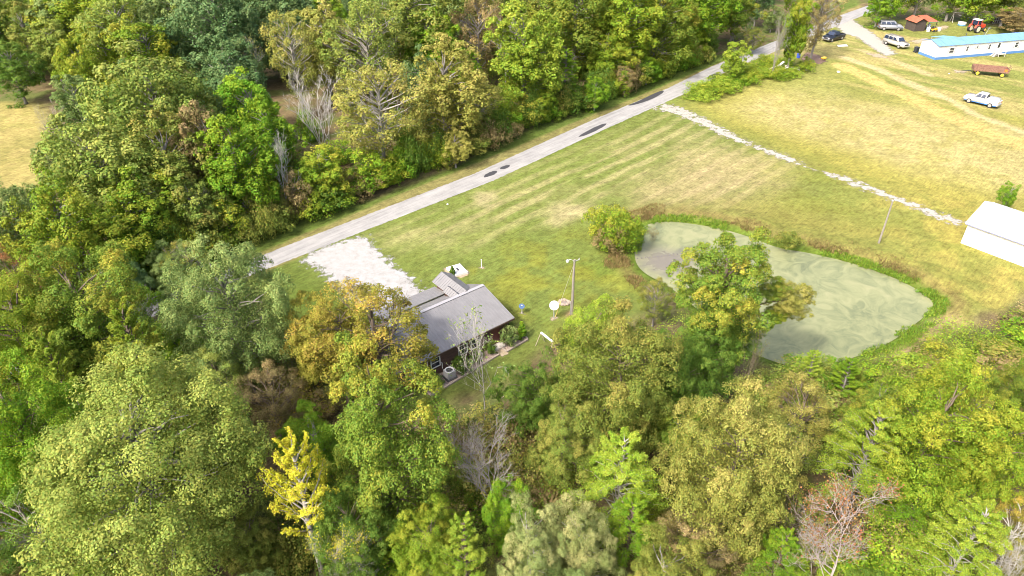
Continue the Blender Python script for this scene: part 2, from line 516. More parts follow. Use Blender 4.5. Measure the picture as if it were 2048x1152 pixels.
GRAVEL = ragged_material('white_gravel', [(.30, (.135, .13, .118)), (.42, (.225, .22, .214)), (.52, (.275, .275, .275)), (.68, (.32, .322, .33))], 1.2, edge=.62, fine=26)
GRAVEL2 = ragged_material('track_gravel', [(.30, (.16, .14, .11)), (.5, (.27, .26, .235)), (.7, (.35, .35, .33))], 4, edge=.9, hole=.105, fine=18)
DIRT = ragged_material('pale_dirt', [(.3, (.20, .16, .10)), (.7, (.33, .28, .21))], 3, edge=.55, hole=.03, fine=12)
MULCH = ragged_material('mulch', [(.3, (.10, .07, .05)), (.55, (.22, .15, .12)), (.75, (.34, .25, .21))], 8, edge=.35, bmp=.9, fine=22)
def road_material():
    m, nt, b = newmat('worn_chipseal')
    f, g = tex(nt, .5, 5, .7), tex(nt, 14, 4, .8)
    h = along_road(nt, 1.3, .10, 1.5, 7)
    k = mth(nt, 'ADD', mth(nt, 'MULTIPLY', f, .25), mth(nt, 'ADD', mth(nt, 'MULTIPLY', g, .25), mth(nt, 'MULTIPLY', h, .5)))
    nt.links.new(ramp(nt, k, [(.36, (.125, .125, .128)), (.5, (.225, .224, .225)), (.64, (.31, .307, .302))]), b.inputs['Base Color'])
    b.inputs['Roughness'].default_value = .9
    bump(nt, b, g, .35, .02)
    a = N(nt, 'Attribute', attribute_name='rim')
    kk = mth(nt, 'GREATER_THAN', mth(nt, 'ADD', a.outputs['Fac'], mth(nt, 'MULTIPLY', mth(nt, 'SUBTRACT', tex(nt, 1.3, 5, .7), .5), 1.2)), .45)
    t = N(nt, 'BsdfTransparent'); ms = N(nt, 'MixShader')
    nt.links.new(kk, ms.inputs[0]); nt.links.new(t.outputs[0], ms.inputs[1]); nt.links.new(b.outputs[0], ms.inputs[2])
    nt.links.new(ms.outputs[0], nt.nodes['Material Output'].inputs[0])
    return m
rdp = [ROAD_A - road_dir * 45, ROAD_A - road_dir * 5, G(658, 474), G(968, 354), G(1200, 248), G(1355, 181), G(1440, 137), G(1690, 36), G(1745, 16), G(1830, -8), G(2000, -30)]
sheet('road', strip_poly([p.to_tuple() for p in rdp], [2.7, 2.8, 2.9, 3.2, 3.6, 3.6, 3.5, 3.8, 3.8, 3.8, 3.8]), .012, road_material(), grow=.25, step=.4, fade=.15, kind='structure')
PATCH = M('fresh_asphalt', (.035, .036, .042), .85, var=.35, scale=9, bmp=.3)
def patch(pts, lab):
    p = smooth_poly(gp(*pts), 2)
    rr = random.Random(len(lab))
    p = [(x + rr.uniform(-.05, .05), y + rr.uniform(-.05, .05)) for x, y in p]
    MB().prism(p, .013, .018, 'z').build('asphalt_patch', PATCH, kind='structure', label=lab)
patch([(966, 356), (970, 349), (985, 342), (995, 342), (992, 348), (975, 354)], 'ragged black repair patch, westernmost on the road')
patch([(998, 339), (1002, 334), (1018, 329), (1021, 332), (1012, 338)], 'small black repair patch beside the ragged one')
patch([(1154, 275), (1166, 266), (1200, 249), (1216, 246), (1204, 256), (1172, 271)], 'long black repair patch on the lawn edge of the road')
patch([(1250, 213), (1276, 203), (1318, 182), (1330, 181), (1322, 190), (1280, 208)], 'longest black repair patch on the wood edge of the road')
patch([(1411, 156), (1425, 148), (1440, 146), (1440, 152), (1424, 158)], 'black repair patch where the trees close over the road')
# the white gravel pull-in, and the mown-over track across the field
drive = gp((598, 521), (640, 497), (695, 480), (735, 472), (742, 488), (760, 510), (790, 532), (815, 556), (838, 578), (850, 592), (800, 625), (740, 625), (705, 604), (672, 570), (648, 545), (630, 530))
sheet('gravel_drive', smooth_poly(drive, 1), .008, GRAVEL, grow=.8, step=.3, fade=1.3, kind='structure')
tw = [4.2, 4.2, 3.6, 3.0, 2.6, 1.4, 2.8, .5, 2.3, 2.2, 2.0, 2.4, 2.6]
sheet('gravel_track', strip_poly([G(*p).to_tuple() for p in TRACK_PX], tw), .005, GRAVEL2, grow=.7, step=.35, fade=.8, kind='structure')
lane = gp((1668, 48), (1700, 30), (1712, 44), (1740, 62), (1768, 84), (1792, 108), (1770, 112), (1740, 92), (1712, 74), (1686, 66))
sheet('gravel_lane', lane, .005, ragged_material('lane_gravel', [(.3, (.20, .18, .15)), (.6, (.32, .305, .28)), (.75, (.38, .37, .35))], 4, edge=.4, fine=12), grow=.9, step=.5, fade=1.6, kind='structure')
for pts in ([(1866, 56), (1890, 50), (1900, 54), (1880, 62)], [(1818, 82), (1850, 76), (1866, 80), (1835, 88)], [(1730, 106), (1760, 108), (1778, 116), (1755, 116)], [(1905, 140), (1932, 142), (1930, 146), (1910, 145)]):
    sheet('bare_soil', gp(*pts), .006, DIRT, grow=.5, step=.4, fade=.8, kind='structure')
for i, pts in enumerate(([(1060, 602), (1040, 600)],)): pass
for pts in ([(1097, 637), (1107, 631), (1119, 634), (1112, 641), (1100, 642)], [(1136, 629), (1145, 622), (1151, 627), (1144, 632)], [(1038, 626), (1045, 624), (1052, 629), (1046, 630)], [(957, 536), (964, 533), (971, 537), (964, 539)],
            [(884, 536), (900, 556), (925, 556), (942, 546), (934, 540), (910, 530)]):
    sheet('bare_soil', gp(*pts), .006, DIRT, grow=.18, step=.15, fade=.35, kind='structure')
sheet('mulch_heap', gp((1602, 118), (1616, 104), (1640, 112), (1652, 122), (1640, 128), (1612, 126)), .02, MULCH, grow=.6, step=.4, fade=.8, kind='structure')

# ------------------------------------------------------------------ the pond
def pond_material():
    m, nt, b = newmat('algae_water')
    tc = N(nt, 'TexCoord')
    wv = N(nt, 'TexNoise'); wv.inputs['Scale'].default_value = .10; wv.inputs['Detail'].default_value = 3
    nt.links.new(tc.outputs['Object'], wv.inputs['Vector'])
    mp = N(nt, 'VectorMath', operation='MULTIPLY_ADD')
    nt.links.new(wv.outputs['Color'], mp.inputs[0]); mp.inputs[1].default_value = (7, 7, 0); nt.links.new(tc.outputs['Object'], mp.inputs[2])
    sw = N(nt, 'TexNoise'); sw.inputs['Scale'].default_value = .55; sw.inputs['Detail'].default_value = 8; sw.inputs['Roughness'].default_value = .62; sw.inputs['Distortion'].default_value = 1.4
    nt.links.new(mp.outputs[0], sw.inputs['Vector'])
    big = tex(nt, .13, 2, .5)
    f = mth(nt, 'ADD', mth(nt, 'MULTIPLY', sw.outputs['Fac'], .65), mth(nt, 'MULTIPLY', big, .35))
    c = ramp(nt, f, [(.34, (.098, .112, .062)), (.44, (.143, .160, .083)), (.54, (.188, .200, .104)), (.68, (.232, .232, .128))])
    # open, murky water in the corner by the willow
    sp = N(nt, 'SeparateXYZ'); nt.links.new(tc.outputs['Object'], sp.inputs[0])
    o = G(1335, 518)
    dx, dy = mth(nt, 'MULTIPLY', mth(nt, 'SUBTRACT', sp.outputs[0], o.x), .30), mth(nt, 'MULTIPLY', mth(nt, 'SUBTRACT', sp.outputs[1], o.y), .34)
    rr = mth(nt, 'SQRT', mth(nt, 'ADD', mth(nt, 'MULTIPLY', dx, dx), mth(nt, 'MULTIPLY', dy, dy)))
    mr = N(nt, 'MapRange', interpolation_type='SMOOTHSTEP')
    nt.links.new(mth(nt, 'ADD', rr, mth(nt, 'MULTIPLY', sw.outputs['Fac'], .9)), mr.inputs[0])
    mr.inputs[1].default_value, mr.inputs[2].default_value, mr.inputs[3].default_value, mr.inputs[4].default_value = .7, 2.0, .75, 0
    nt.links.new(mixc(nt, mr.outputs[0], c, (.125, .105, .105)), b.inputs['Base Color'])
    nt.links.new(mth(nt, 'ADD', .48, mth(nt, 'MULTIPLY', mr.outputs[0], -.36)), b.inputs['Roughness'])
    b.inputs['Specular IOR Level'].default_value = .3
    bump(nt, b, sw.outputs['Fac'], .08, .03)
    return m
WZ = -.33
px_, py_ = [p[0] for p in POND], [p[1] for p in POND]
MB().prism([(x + (x - 30) * .012, y + (y - 60) * .012) for x, y in POND], WZ - .02, WZ, 'z').build('pond_water', pond_material(), kind='structure')

# ================================================================== VEGETATION
def leaf_quads(rs, P, Nrm, size, aspect=.74):
    """kite-shaped leaves at P, facing Nrm with a random roll"""
    n = len(P)
    a = rs.normal(size=(n, 3))
    a -= (a * Nrm).sum(1)[:, None] * Nrm
    a /= np.linalg.norm(a, axis=1)[:, None] + 1e-9
    b = np.cross(Nrm, a)
    s = (size * rs.uniform(.65, 1.35, n))[:, None]
    w_ = s * aspect
    lift = Nrm * s * rs.uniform(-.25, .25, (n, 1))
    v = np.stack([P - a * s * .5, P + b * w_ * .5 + lift, P + a * s * .5, P - b * w_ * .5 + lift], 1)
    return v.reshape(-1, 3), np.arange(4 * n).reshape(-1, 4)
def unit(v): return v / (np.linalg.norm(v, axis=-1, keepdims=True) + 1e-9)
class Tree: pass
PROTO = {}
def limb(mb, rng, a, b, r0, r1, n=5, sag=.12, seg=4):
    a, b = Vector(a), Vector(b)
    d = (b - a)
    k = Vector((rng.uniform(-1, 1), rng.uniform(-1, 1), rng.uniform(.1, 1))) * d.length * sag
    pts = []
    for i in range(seg + 1):
        t = i / seg
        pts.append(a + d * t + k * math.sin(math.pi * t) + Vector((rng.uniform(-1, 1), rng.uniform(-1, 1), 0)) * d.length * .03 * (0 < i < seg))
    mb.tube(pts, [r0 + (r1 - r0) * i / seg for i in range(seg + 1)], n, cap=False)
    return pts
def grow_tree(key, seed, H=13.0, Rad=4.5, bottom=.28, nclump=46, rc=(.20, .34), leaves=15000, leaf=.2, form='dome', spread=.30, inner=.14, gap=.0, trunk=.02, lobes=.30, twigs=0):
    if not twigs: inner = max(inner, .22)
    """one tree: tapered trunk with limbs, and a crown of leaves gathered into clumps of sprays"""
    rs, rng = np.random.RandomState(seed), random.Random(seed)
    z0 = H * bottom
    zc, rz = (H + z0) / 2, (H - z0) / 2
    ph = rs.rand(5, 4) * 6.28
    def lobe(d):
        az = np.arctan2(d[:, 1], d[:, 0])
        s = sum(np.sin(az * (k + 1) + ph[k, 0] + d[:, 2] * 2.5 * (k % 3 - 1) + ph[k, 1]) / (1 + .4 * k) for k in range(5))
        return 1 + lobes * s / 2.2
    def env(d, u):
        z = d[:, 2]
        if form == 'spire': rad = np.clip(1.05 - .62 * (z * .5 + .5) ** 1.1, .12, 1)
        elif form == 'column': rad = np.clip(1 - .25 * (z * .5 + .5) ** 3, .2, 1) * .9
        elif form == 'vase': rad = .55 + .5 * sstep(-1, .6, z)
        else: rad = np.ones(len(z))
        k = (u * lobe(d))[:, None]
        return np.stack([d[:, 0] * Rad * rad, d[:, 1] * Rad * rad, d[:, 2] * rz], 1) * k + np.array((0, 0, zc))
    cand = unit(rs.normal(size=(nclump * 14, 3)))
    cand = cand[rs.rand(len(cand)) < np.clip(.75 + .35 * cand[:, 2], .4, 1)]
    if gap: cand = cand[vnoise(cand[:, 0] * 3 + 9, cand[:, 1] * 3 + cand[:, 2] * 2, 1, seed) > gap]
    pc = env(cand, rs.uniform(.66, 1.0, len(cand)))
    keep = []
    md = Rad * 1.95 / math.sqrt(nclump)
    for p in pc:
        if all(np.linalg.norm(p - q) > md for q in keep): keep.append(p)
        if len(keep) >= nclump: break
    C = np.array(keep)
    out = unit((C - np.array((0, 0, zc - rz * .25))) / np.array((Rad, Rad, rz)))
    rcs = rs.uniform(rc[0], rc[1], len(C)) * Rad * (1 - .35 * np.clip((C[:, 2] - zc) / rz, 0, 1) * (form in ('spire', 'column')))
    ctone = rs.rand(len(C))
    # sprays on each clump: small rounded bunches of leaves whose outer faces carry most of the leaves
    ns = 18
    d2 = unit(rs.normal(size=(len(C), ns, 3)) + out[:, None, :] * .8 + np.array((0, 0, .35)))
    S = C[:, None, :] + d2 * (rcs[:, None] * rs.uniform(.55, .95, (len(C), ns)))[..., None]
    per = max(3, int(leaves * (1 - inner) / (len(C) * ns)))
    e = unit(rs.normal(size=(len(C), ns, per, 3)) + d2[:, :, None, :] * .7 + np.array((0, 0, .25)))
    rad_s = (rcs[:, None] * rs.uniform(.30, .52, (len(C), ns)))[:, :, None, None] * (spread / .27)
    LP = S[:, :, None, :] + e * rad_s * rs.uniform(.55, 1.08, (len(C), ns, per, 1))
    LN = unit(e * .75 + unit(LP - C[:, None, None, :]) * .45 + np.array((0, 0, .25)) + rs.normal(size=LP.shape) * .38)
    tone = np.broadcast_to(ctone[:, None, None], LP.shape[:3])
    hi = np.clip((LP[..., 2] - z0) / (H - z0), 0, 1)
    P, Nn, tn, hh = LP.reshape(-1, 3), LN.reshape(-1, 3), tone.reshape(-1), hi.reshape(-1)
    ni = int(leaves * inner)
    if ni:
        d = unit(rs.normal(size=(ni, 3)))
        Q = env(d, rs.uniform(.2, .8, ni))
        P = np.concatenate([P, Q]); Nn = np.concatenate([Nn, unit(rs.normal(size=(ni, 3)) + (0, 0, .5))])
        tn = np.concatenate([tn, rs.rand(ni) * .5]); hh = np.concatenate([hh, np.zeros(ni)])
    v, q = leaf_quads(rs, P, Nn, leaf)
    lf = np.stack([rs.rand(len(P)), tn, hh], 1)
    t = Tree()
    t.crown = fastmesh('crown', v, q, [LEAF], lf)
    mb = MB()
    tr = H * trunk
    top = Vector((rng.uniform(-.4, .4), rng.uniform(-.4, .4), H * .86))
    mid = Vector((rng.uniform(-.3, .3), rng.uniform(-.3, .3), H * .45))
    tp = [Vector((0, 0, -.3)), Vector((0, 0, .5)), mid * .55, mid, (mid + top) / 2, top]
    mb.tube(tp, [tr * 1.6, tr * 1.1, tr * .9, tr * .72, tr * .42, tr * .12], 8)
    for c in C:
        zb = max(H * .22, min(H * .78, c[2] - (1.0 + .35 * math.hypot(c[0], c[1]))))
        base = Vector((0, 0, zb)).lerp(mid, .4) if zb < mid.z else mid.lerp(top, (zb - mid.z) / (top.z - mid.z))
        base.z = zb
        pts = limb(mb, rng, base, base.lerp(Vector(c), .98 if twigs else .72), tr * rng.uniform(.3, .45), tr * .07, 5)
        for _ in range(twigs):
            e = Vector(c) + Vector(unit(rs.normal(size=3) + np.array((0, 0, .6)))) * rng.uniform(.6, 1.5) * Rad * .24
            limb(mb, rng, pts[rng.choice((2, 3))], e, tr * .13, tr * .035, 3, seg=3)
    t.trunk = mb.mesh('trunk', BARK, smooth=True)
    t.H, t.R, t.zc = H, Rad, zc
    PROTO[key] = t
def grow_feathery(key, seed, H=11.0, Rad=4.6, nb=60, leaves=15000, leaf=.2, rise=.25, droop=.25, bottom=.2):
    """long arching branches, each clothed in a feathery spray of fine leaves"""
    rs, rng = np.random.RandomState(seed), random.Random(seed)
    mb = MB()
    tr = H * .016
    mb.tube([(0, 0, -.3), (0, 0, .5), (.1, .05, H * .45), (.05, -.1, H * .93)], [tr * 1.5, tr, tr * .7, tr * .15], 8)
    P, D, tn, hh = [], [], [], []
    per = leaves // nb
    for i in range(nb):
        u = (i + .5) / nb
        zb = H * (bottom + (.92 - bottom) * u)
        az = i * 2.4 + rng.uniform(-.5, .5)
        L = Rad * (1.08 - .75 * u ** 1.6) * rng.uniform(.72, 1.1)
        up = rise + .75 * u + rng.uniform(-.15, .2)
        d = Vector((math.cos(az), math.sin(az), up)).normalized()
        pts = []
        for k in range(7):
            t = k / 6
            pts.append(Vector((0, 0, zb)) + d * L * t + Vector((0, 0, -droop * L * t * t)) + Vector((rng.uniform(-1, 1), rng.uniform(-1, 1), rng.uniform(-.5, .5))) * .06 * L * t)
        mb.tube(pts, [tr * .34 * (1 - .85 * k / 6) for k in range(7)], 4, cap=False)
        A = np.array([p[:] for p in pts])
        tt = rs.uniform(.22, 1.0, per) ** .8 * 6
        k0 = np.clip(tt.astype(int), 0, 5)
        f = (tt - k0)[:, None]
        base = A[k0] * (1 - f) + A[k0 + 1] * f
        side = np.cross(np.array(d[:]), (0, 0, 1)); side /= np.linalg.norm(side) + 1e-9
        wdt = L * .20 * (1.15 - tt / 6 * .9)
        # sprays: leaves sit on twigs that leave the branch at intervals
        tw = np.round(tt * 2.2) / 2.2
        ph = np.sin(tw * 37.7 + i * 5.1)
        off = rs.uniform(-1, 1, per)
        pos = base + side[None] * (np.sign(ph + off * .4) * np.abs(off) * wdt)[:, None] + np.array(d[:])[None] * (np.abs(off) * wdt * .7)[:, None]
        pos += rs.normal(size=(per, 3)) * L * .028
        pos[:, 2] -= np.abs(off) * wdt * .15
        P.append(pos)
        D.append(unit(rs.normal(size=(per, 3)) * .55 + np.array((0, 0, 1.0)) + np.array(d[:]) * .25))
        tn.append(np.full(per, rng.random())); hh.append(np.clip((pos[:, 2]) / H, 0, 1) * .5 + .5 * tt / 6)
    P, D = np.concatenate(P), np.concatenate(D)
    v, q = leaf_quads(rs, P, D, leaf, .42)
    t = Tree()
    t.crown = fastmesh('crown', v, q, [LEAF], np.stack([rs.rand(len(P)), np.concatenate(tn), np.concatenate(hh)], 1))
    t.trunk = mb.mesh('trunk', BARK, smooth=True)
    t.H, t.R, t.zc = H, Rad, H * .56
    PROTO[key] = t
def grow_bare(key, seed, H=11.0, Rad=3.4, first=.25, levels=4, limbs=9, up=.8, leaves=0, leaf=.2, thick=.016, stems=1, tipleaf=.0, split=(4, 6)):
    """leafless tree: trunk, limbs, boughs and twigs; a few leaves may hang on"""
    rs, rng = np.random.RandomState(seed), random.Random(seed)
    mb = MB()
    tips = []
    def grow(a, d, L, r, lev):
        seg = 4 if lev < 2 else 3
        pts, p, dd = [a], a.copy(), d.copy()
        for k in range(seg):
            dd = (dd + Vector((rng.uniform(-1, 1), rng.uniform(-1, 1), rng.uniform(-.3, .8))) * .16).normalized()
            p = p + dd * L / seg
            pts.append(p.copy())
        mb.tube(pts, [r * (1 - .72 * k / seg) for k in range(seg + 1)], 6 if lev == 0 else 4 if lev < 3 else 3, cap=False)
        if lev >= levels - 1: tips.append(pts[-1])
        if lev < levels:
            n = limbs if lev == 0 else rng.randint(*split)
            for i in range(n):
                t = (first + (1 - first) * (i + .6) / n) if lev == 0 else rng.uniform(.3, 1)
                k = min(seg - 1, int(t * seg)); f = t * seg - k
                b = pts[k].lerp(pts[k + 1], min(1, f))
                side = Vector((rng.gauss(0, 1), rng.gauss(0, 1), rng.gauss(0, .6)))
                side = (side - dd * side.dot(dd)).normalized()
                nd = (dd * up + side * rng.uniform(.6, 1.0) + Vector((0, 0, .25))).normalized()
                grow(b, nd, L * rng.uniform(.42, .62) * (1.25 - .5 * t if lev == 0 else 1), r * (.5 if lev == 0 else .55), lev + 1)
    for k in range(stems):
        a = rng.uniform(0, 6.28)
        tilt = 0 if stems == 1 else rng.uniform(.12, .4)
        grow(Vector((math.cos(a) * .2 * (stems > 1), math.sin(a) * .2 * (stems > 1), -.2)), Vector((math.cos(a) * tilt, math.sin(a) * tilt, 1)).normalized(), H * (.72 if stems == 1 else .62), H * thick / (stems ** .3), 0)
    V = np.array(mb.v)
    z = H / V[:, 2].max(); rr = np.percentile(np.hypot(V[:, 0], V[:, 1]), 98)
    mb.v = [(x * Rad / rr, y * Rad / rr, zz * z) for x, y, zz in mb.v]
    t = Tree()
    t.trunk = mb.mesh('trunk', BARK)
    t.crown = None
    if leaves:
        T = np.array([(p.x * Rad / rr, p.y * Rad / rr, p.z * z) for p in tips])
        if tipleaf: T = T[T[:, 2] > H * tipleaf]
        P = T[rs.randint(0, len(T), leaves)] + rs.normal(size=(leaves, 3)) * .22
        v, q = leaf_quads(rs, P, unit(rs.normal(size=(leaves, 3)) + (0, 0, .8)), leaf)
        t.crown = fastmesh('crown', v, q, [LEAF], np.stack([rs.rand(leaves), rs.rand(leaves), np.clip(P[:, 2] / H, 0, 1)], 1))
    t.H, t.R, t.zc = H, Rad, H * .6
    PROTO[key] = t

# near trees: small leaves; far trees: the same forms with bigger, fewer leaves
grow_tree('oakA', 11, 13, 5.4, 0.10, 119, (0.140, 0.246), 142000, .112, spread=.27)
grow_tree('oakB', 12, 13, 4.8, 0.09, 91, (0.162, 0.269), 92280, .126, spread=.26)
grow_tree('oakC', 13, 13.5, 4.4, 0.07, 80, (0.173, 0.280), 83350, .126, spread=.25, lobes=.4)
grow_tree('hickA', 14, 14, 3.7, 0.05, 85, (0.184, 0.291), 80373, .126, spread=.25, lobes=.32)
grow_tree('hickB', 15, 13.5, 4.2, 0.09, 72, (0.162, 0.280), 68466, .126, spread=.25, lobes=.45, gap=.22)
grow_tree('maple', 16, 14, 3.0, .26, 60, (.20, .32), 62000, .126, spread=.25, lobes=.34, gap=.08)
grow_tree('airyA', 17, 12, 4.0, .20, 50, (.14, .26), 19000, .145, spread=.36, gap=.15, twigs=3, inner=.05)
grow_tree('spireA', 18, 13, 2.6, .30, 46, (.13, .24), 13500, .13, form='spire', spread=.32, lobes=.28, twigs=4, inner=.03)
grow_feathery('featherA', 21, 11, 4.8, 84, 46000, .135)
grow_feathery('featherB', 22, 10, 4.2, 72, 38000, .135, rise=.45, droop=.35)
grow_feathery('sprig', 23, 12, 3.6, 50, 26000, .15, rise=.9, droop=.1, bottom=.25)
grow_feathery('plume', 24, 13, 3.4, 34, 10500, .135, rise=1.0, droop=-.10, bottom=.34)
grow_tree('farA', 31, 14, 5.2, 0.07, 96, (0.151, 0.263), 34160, 0.25, spread=.27)
grow_tree('farB', 32, 15, 4.6, 0.06, 80, (0.167, 0.280), 29280, 0.25, spread=.27, lobes=.4)
grow_tree('farC', 33, 15, 4.0, 0.05, 75, (0.178, 0.302), 26840, 0.25, spread=.26, lobes=.4)
grow_tree('farD', 34, 14, 4.4, 0.06, 67, (0.162, 0.280), 24400, 0.25, spread=.26, lobes=.45, gap=.22)
grow_tree('farE', 35, 15, 3.4, 0.05, 65, (0.194, 0.325), 23180, 0.25, form='vase', spread=.27, lobes=.35)
grow_tree('farAiry', 36, 14, 4.6, .14, 58, (.14, .26), 13000, .22, form='vase', spread=.36, gap=.12, twigs=3, inner=.04)
grow_feathery('farFeather', 37, 14, 3.8, 64, 19000, .22, rise=.5, droop=.3, bottom=.12)
grow_tree('shrubA', 41, 3.2, 1.9, .02, 26, (.26, .42), 5200, .17, spread=.34, trunk=.012)
grow_tree('shrubB', 42, 2.6, 2.2, .02, 24, (.24, .42), 4600, .18, spread=.38, lobes=.5, trunk=.012)
grow_tree('shrubC', 43, 4.2, 1.8, .04, 24, (.24, .40), 4200, .18, spread=.36, lobes=.45, trunk=.012)
grow_tree('brush', 44, 2.8, 2.3, .02, 22, (.26, .44), 1500, .16, spread=.45, lobes=.5, trunk=.010, twigs=6, inner=.1)
grow_tree('willow', 45, 4.4, 2.6, .02, 44, (.22, .34), 15000, .15, spread=.34, lobes=.35, trunk=.012)
grow_bare('bareA', 51, 12, 3.2, .22, 4, 10, up=1.0, thick=.011)
grow_bare('bareB', 52, 9, 3.8, .12, 4, 7, up=.8, stems=4, thick=.011, split=(3, 4))
grow_bare('bareC', 53, 10, 4.0, .10, 4, 12, up=.7, leaves=1700, leaf=.13, tipleaf=.62, thick=.0080, split=(5, 6))
grow_bare('bareD', 54, 11, 3.0, .30, 4, 9, up=1.1, leaves=420, leaf=.14, thick=.0085, split=(3, 4))

# colours: leaves, turned leaves, share turned, bark
PAL = dict(pale=((0.171, 0.230, 0.042), (0.270, 0.306, 0.069), -.02), gray=((0.130, 0.191, 0.053), (0.225, 0.286, 0.093), -.02), blue=((0.095, 0.164, 0.058), (0.164, 0.238, 0.088), -.02),
           olive=((0.143, 0.186, 0.032), (0.279, 0.253, 0.058), -.05), lime=((0.190, 0.286, 0.027), (0.311, 0.380, 0.049), .0), ygreen=((0.153, 0.238, 0.019), (0.311, 0.312, 0.036), -.03),
           gold=((0.191, 0.194, 0.029), (0.328, 0.251, 0.048), -.02), yellow=((.42, .41, .025), (.54, .51, .045), .10), rust=((0.195, 0.114, 0.044), (0.372, 0.163, 0.075), .0),
           dark=((0.078, 0.143, 0.019), (0.147, 0.216, 0.034), -.08), tan=((0.200, 0.167, 0.069), (0.307, 0.237, 0.106), -.02), bright=((0.121, 0.234, 0.016), (0.242, 0.338, 0.025), -.06),
           straw=((0.233, 0.245, 0.049), (0.368, 0.341, 0.093), .0), cream=((0.199, 0.251, 0.080), (0.372, 0.359, 0.150), .0), mix=((0.130, 0.195, 0.025), (0.307, 0.273, 0.037), -.08))
BARKS = dict(brown=(.16, .125, .095), grey=(.27, .255, .24), pale=(.40, .385, .36), white=(.56, .55, .53), pink=(.44, .39, .375))
trng = random.Random(5)
COLOUR_WORD = dict(pale='pale green', gray='grey-green', blue='blue-green', olive='olive', lime='lime green', ygreen='yellow-green', gold='orange-gold', rust='rusty', dark='dark green', tan='brownish', bright='bright green', straw='straw-coloured', cream='cream-green', mix='green-gold')
NAMED = []
def by(prefix, x, y, room=16):
    """say which one: by the nearest thing that has a look of its own"""
    q = min(NAMED, key=lambda t: (t[0] - x) ** 2 + (t[1] - y) ** 2)[2].split()
    k = prefix.split()
    q = q[:room - len(k) - 1]
    while q[-1].strip(',') in ('the', 'of', 'with', 'in', 'at', 'by', 'beside', 'between', 'a', 'an', 'and', 'under', 'above', 'below', 'behind', 'where', 'on', 'to', 'its', 'over', 'before', 'big', 'two', 'few', 'long', 'many', 'fanning', 'pale', 'nearest', 'road', 'half', 'nearer', 'yellow', 'olive', 'blue-green', 'straw-gold'): q.pop()
    return ' '.join(k + ['the'] + q).replace(',', '')
def tree(px, py, rpx, H, kind, pal, label, group=None, bark='grey', name='broadleaf_tree', cat='tree', turn=0.0, rot=None):
    p = PROTO[kind]
    g = G(px, py, H * p.zc / p.H)
    off = lambda q: (q - ROAD_A).dot(road_nrm)
    if off(G(px, py)) > 5:                       # stands in the wood north of the road: trunk and most of the crown stay off it
        while H > 5 and off(g) < 4.6 + .45 * rpx * depth(g) / FPX:
            H *= .96
            g = G(px, py, H * p.zc / p.H)
        rpx = min(rpx, .46 * H * FPX / depth(g))
    for _ in range(8):                           # crowns are not drawn out more than trees of the kind are
        k = (H / p.H) / (rpx * depth(g) / FPX * .9 / p.R)
        if k < 1.3 or not pal or kind in ('maple', 'plume') or kind.startswith('bare'): break
        H *= max(.9, 1.3 / k)
        g = G(px, py, H * p.zc / p.H)
    rad = rpx * depth(g) / FPX * (.90 if p.crown and pal else 1)      # leaf bunches reach out past the limbs
    if group: label = by(COLOUR_WORD[pal] + ' ' + label, g.x, g.y)
    else: NAMED.append((g.x, g.y, label))
    t = thing(name, label, cat, (g.x, g.y, 0), trng.uniform(0, 6.28) if rot is None else rot, group)
    t.scale = (rad / p.R, rad / p.R, H / p.H)
    a = link('trunk', p.trunk, t)
    a.color = (*BARKS[bark], 1)
    if p.crown and pal:
        c = link('crown', p.crown, t)
        b, tip, amt = PAL[pal]
        j = trng.uniform(.9, 1.12)
        c.color = (b[0] * j * trng.uniform(.94, 1.06), b[1] * j, b[2] * j, 1)
        c['turn_colour'] = [x * j for x in tip]
        c['turn_amount'] = amt + turn
    return t

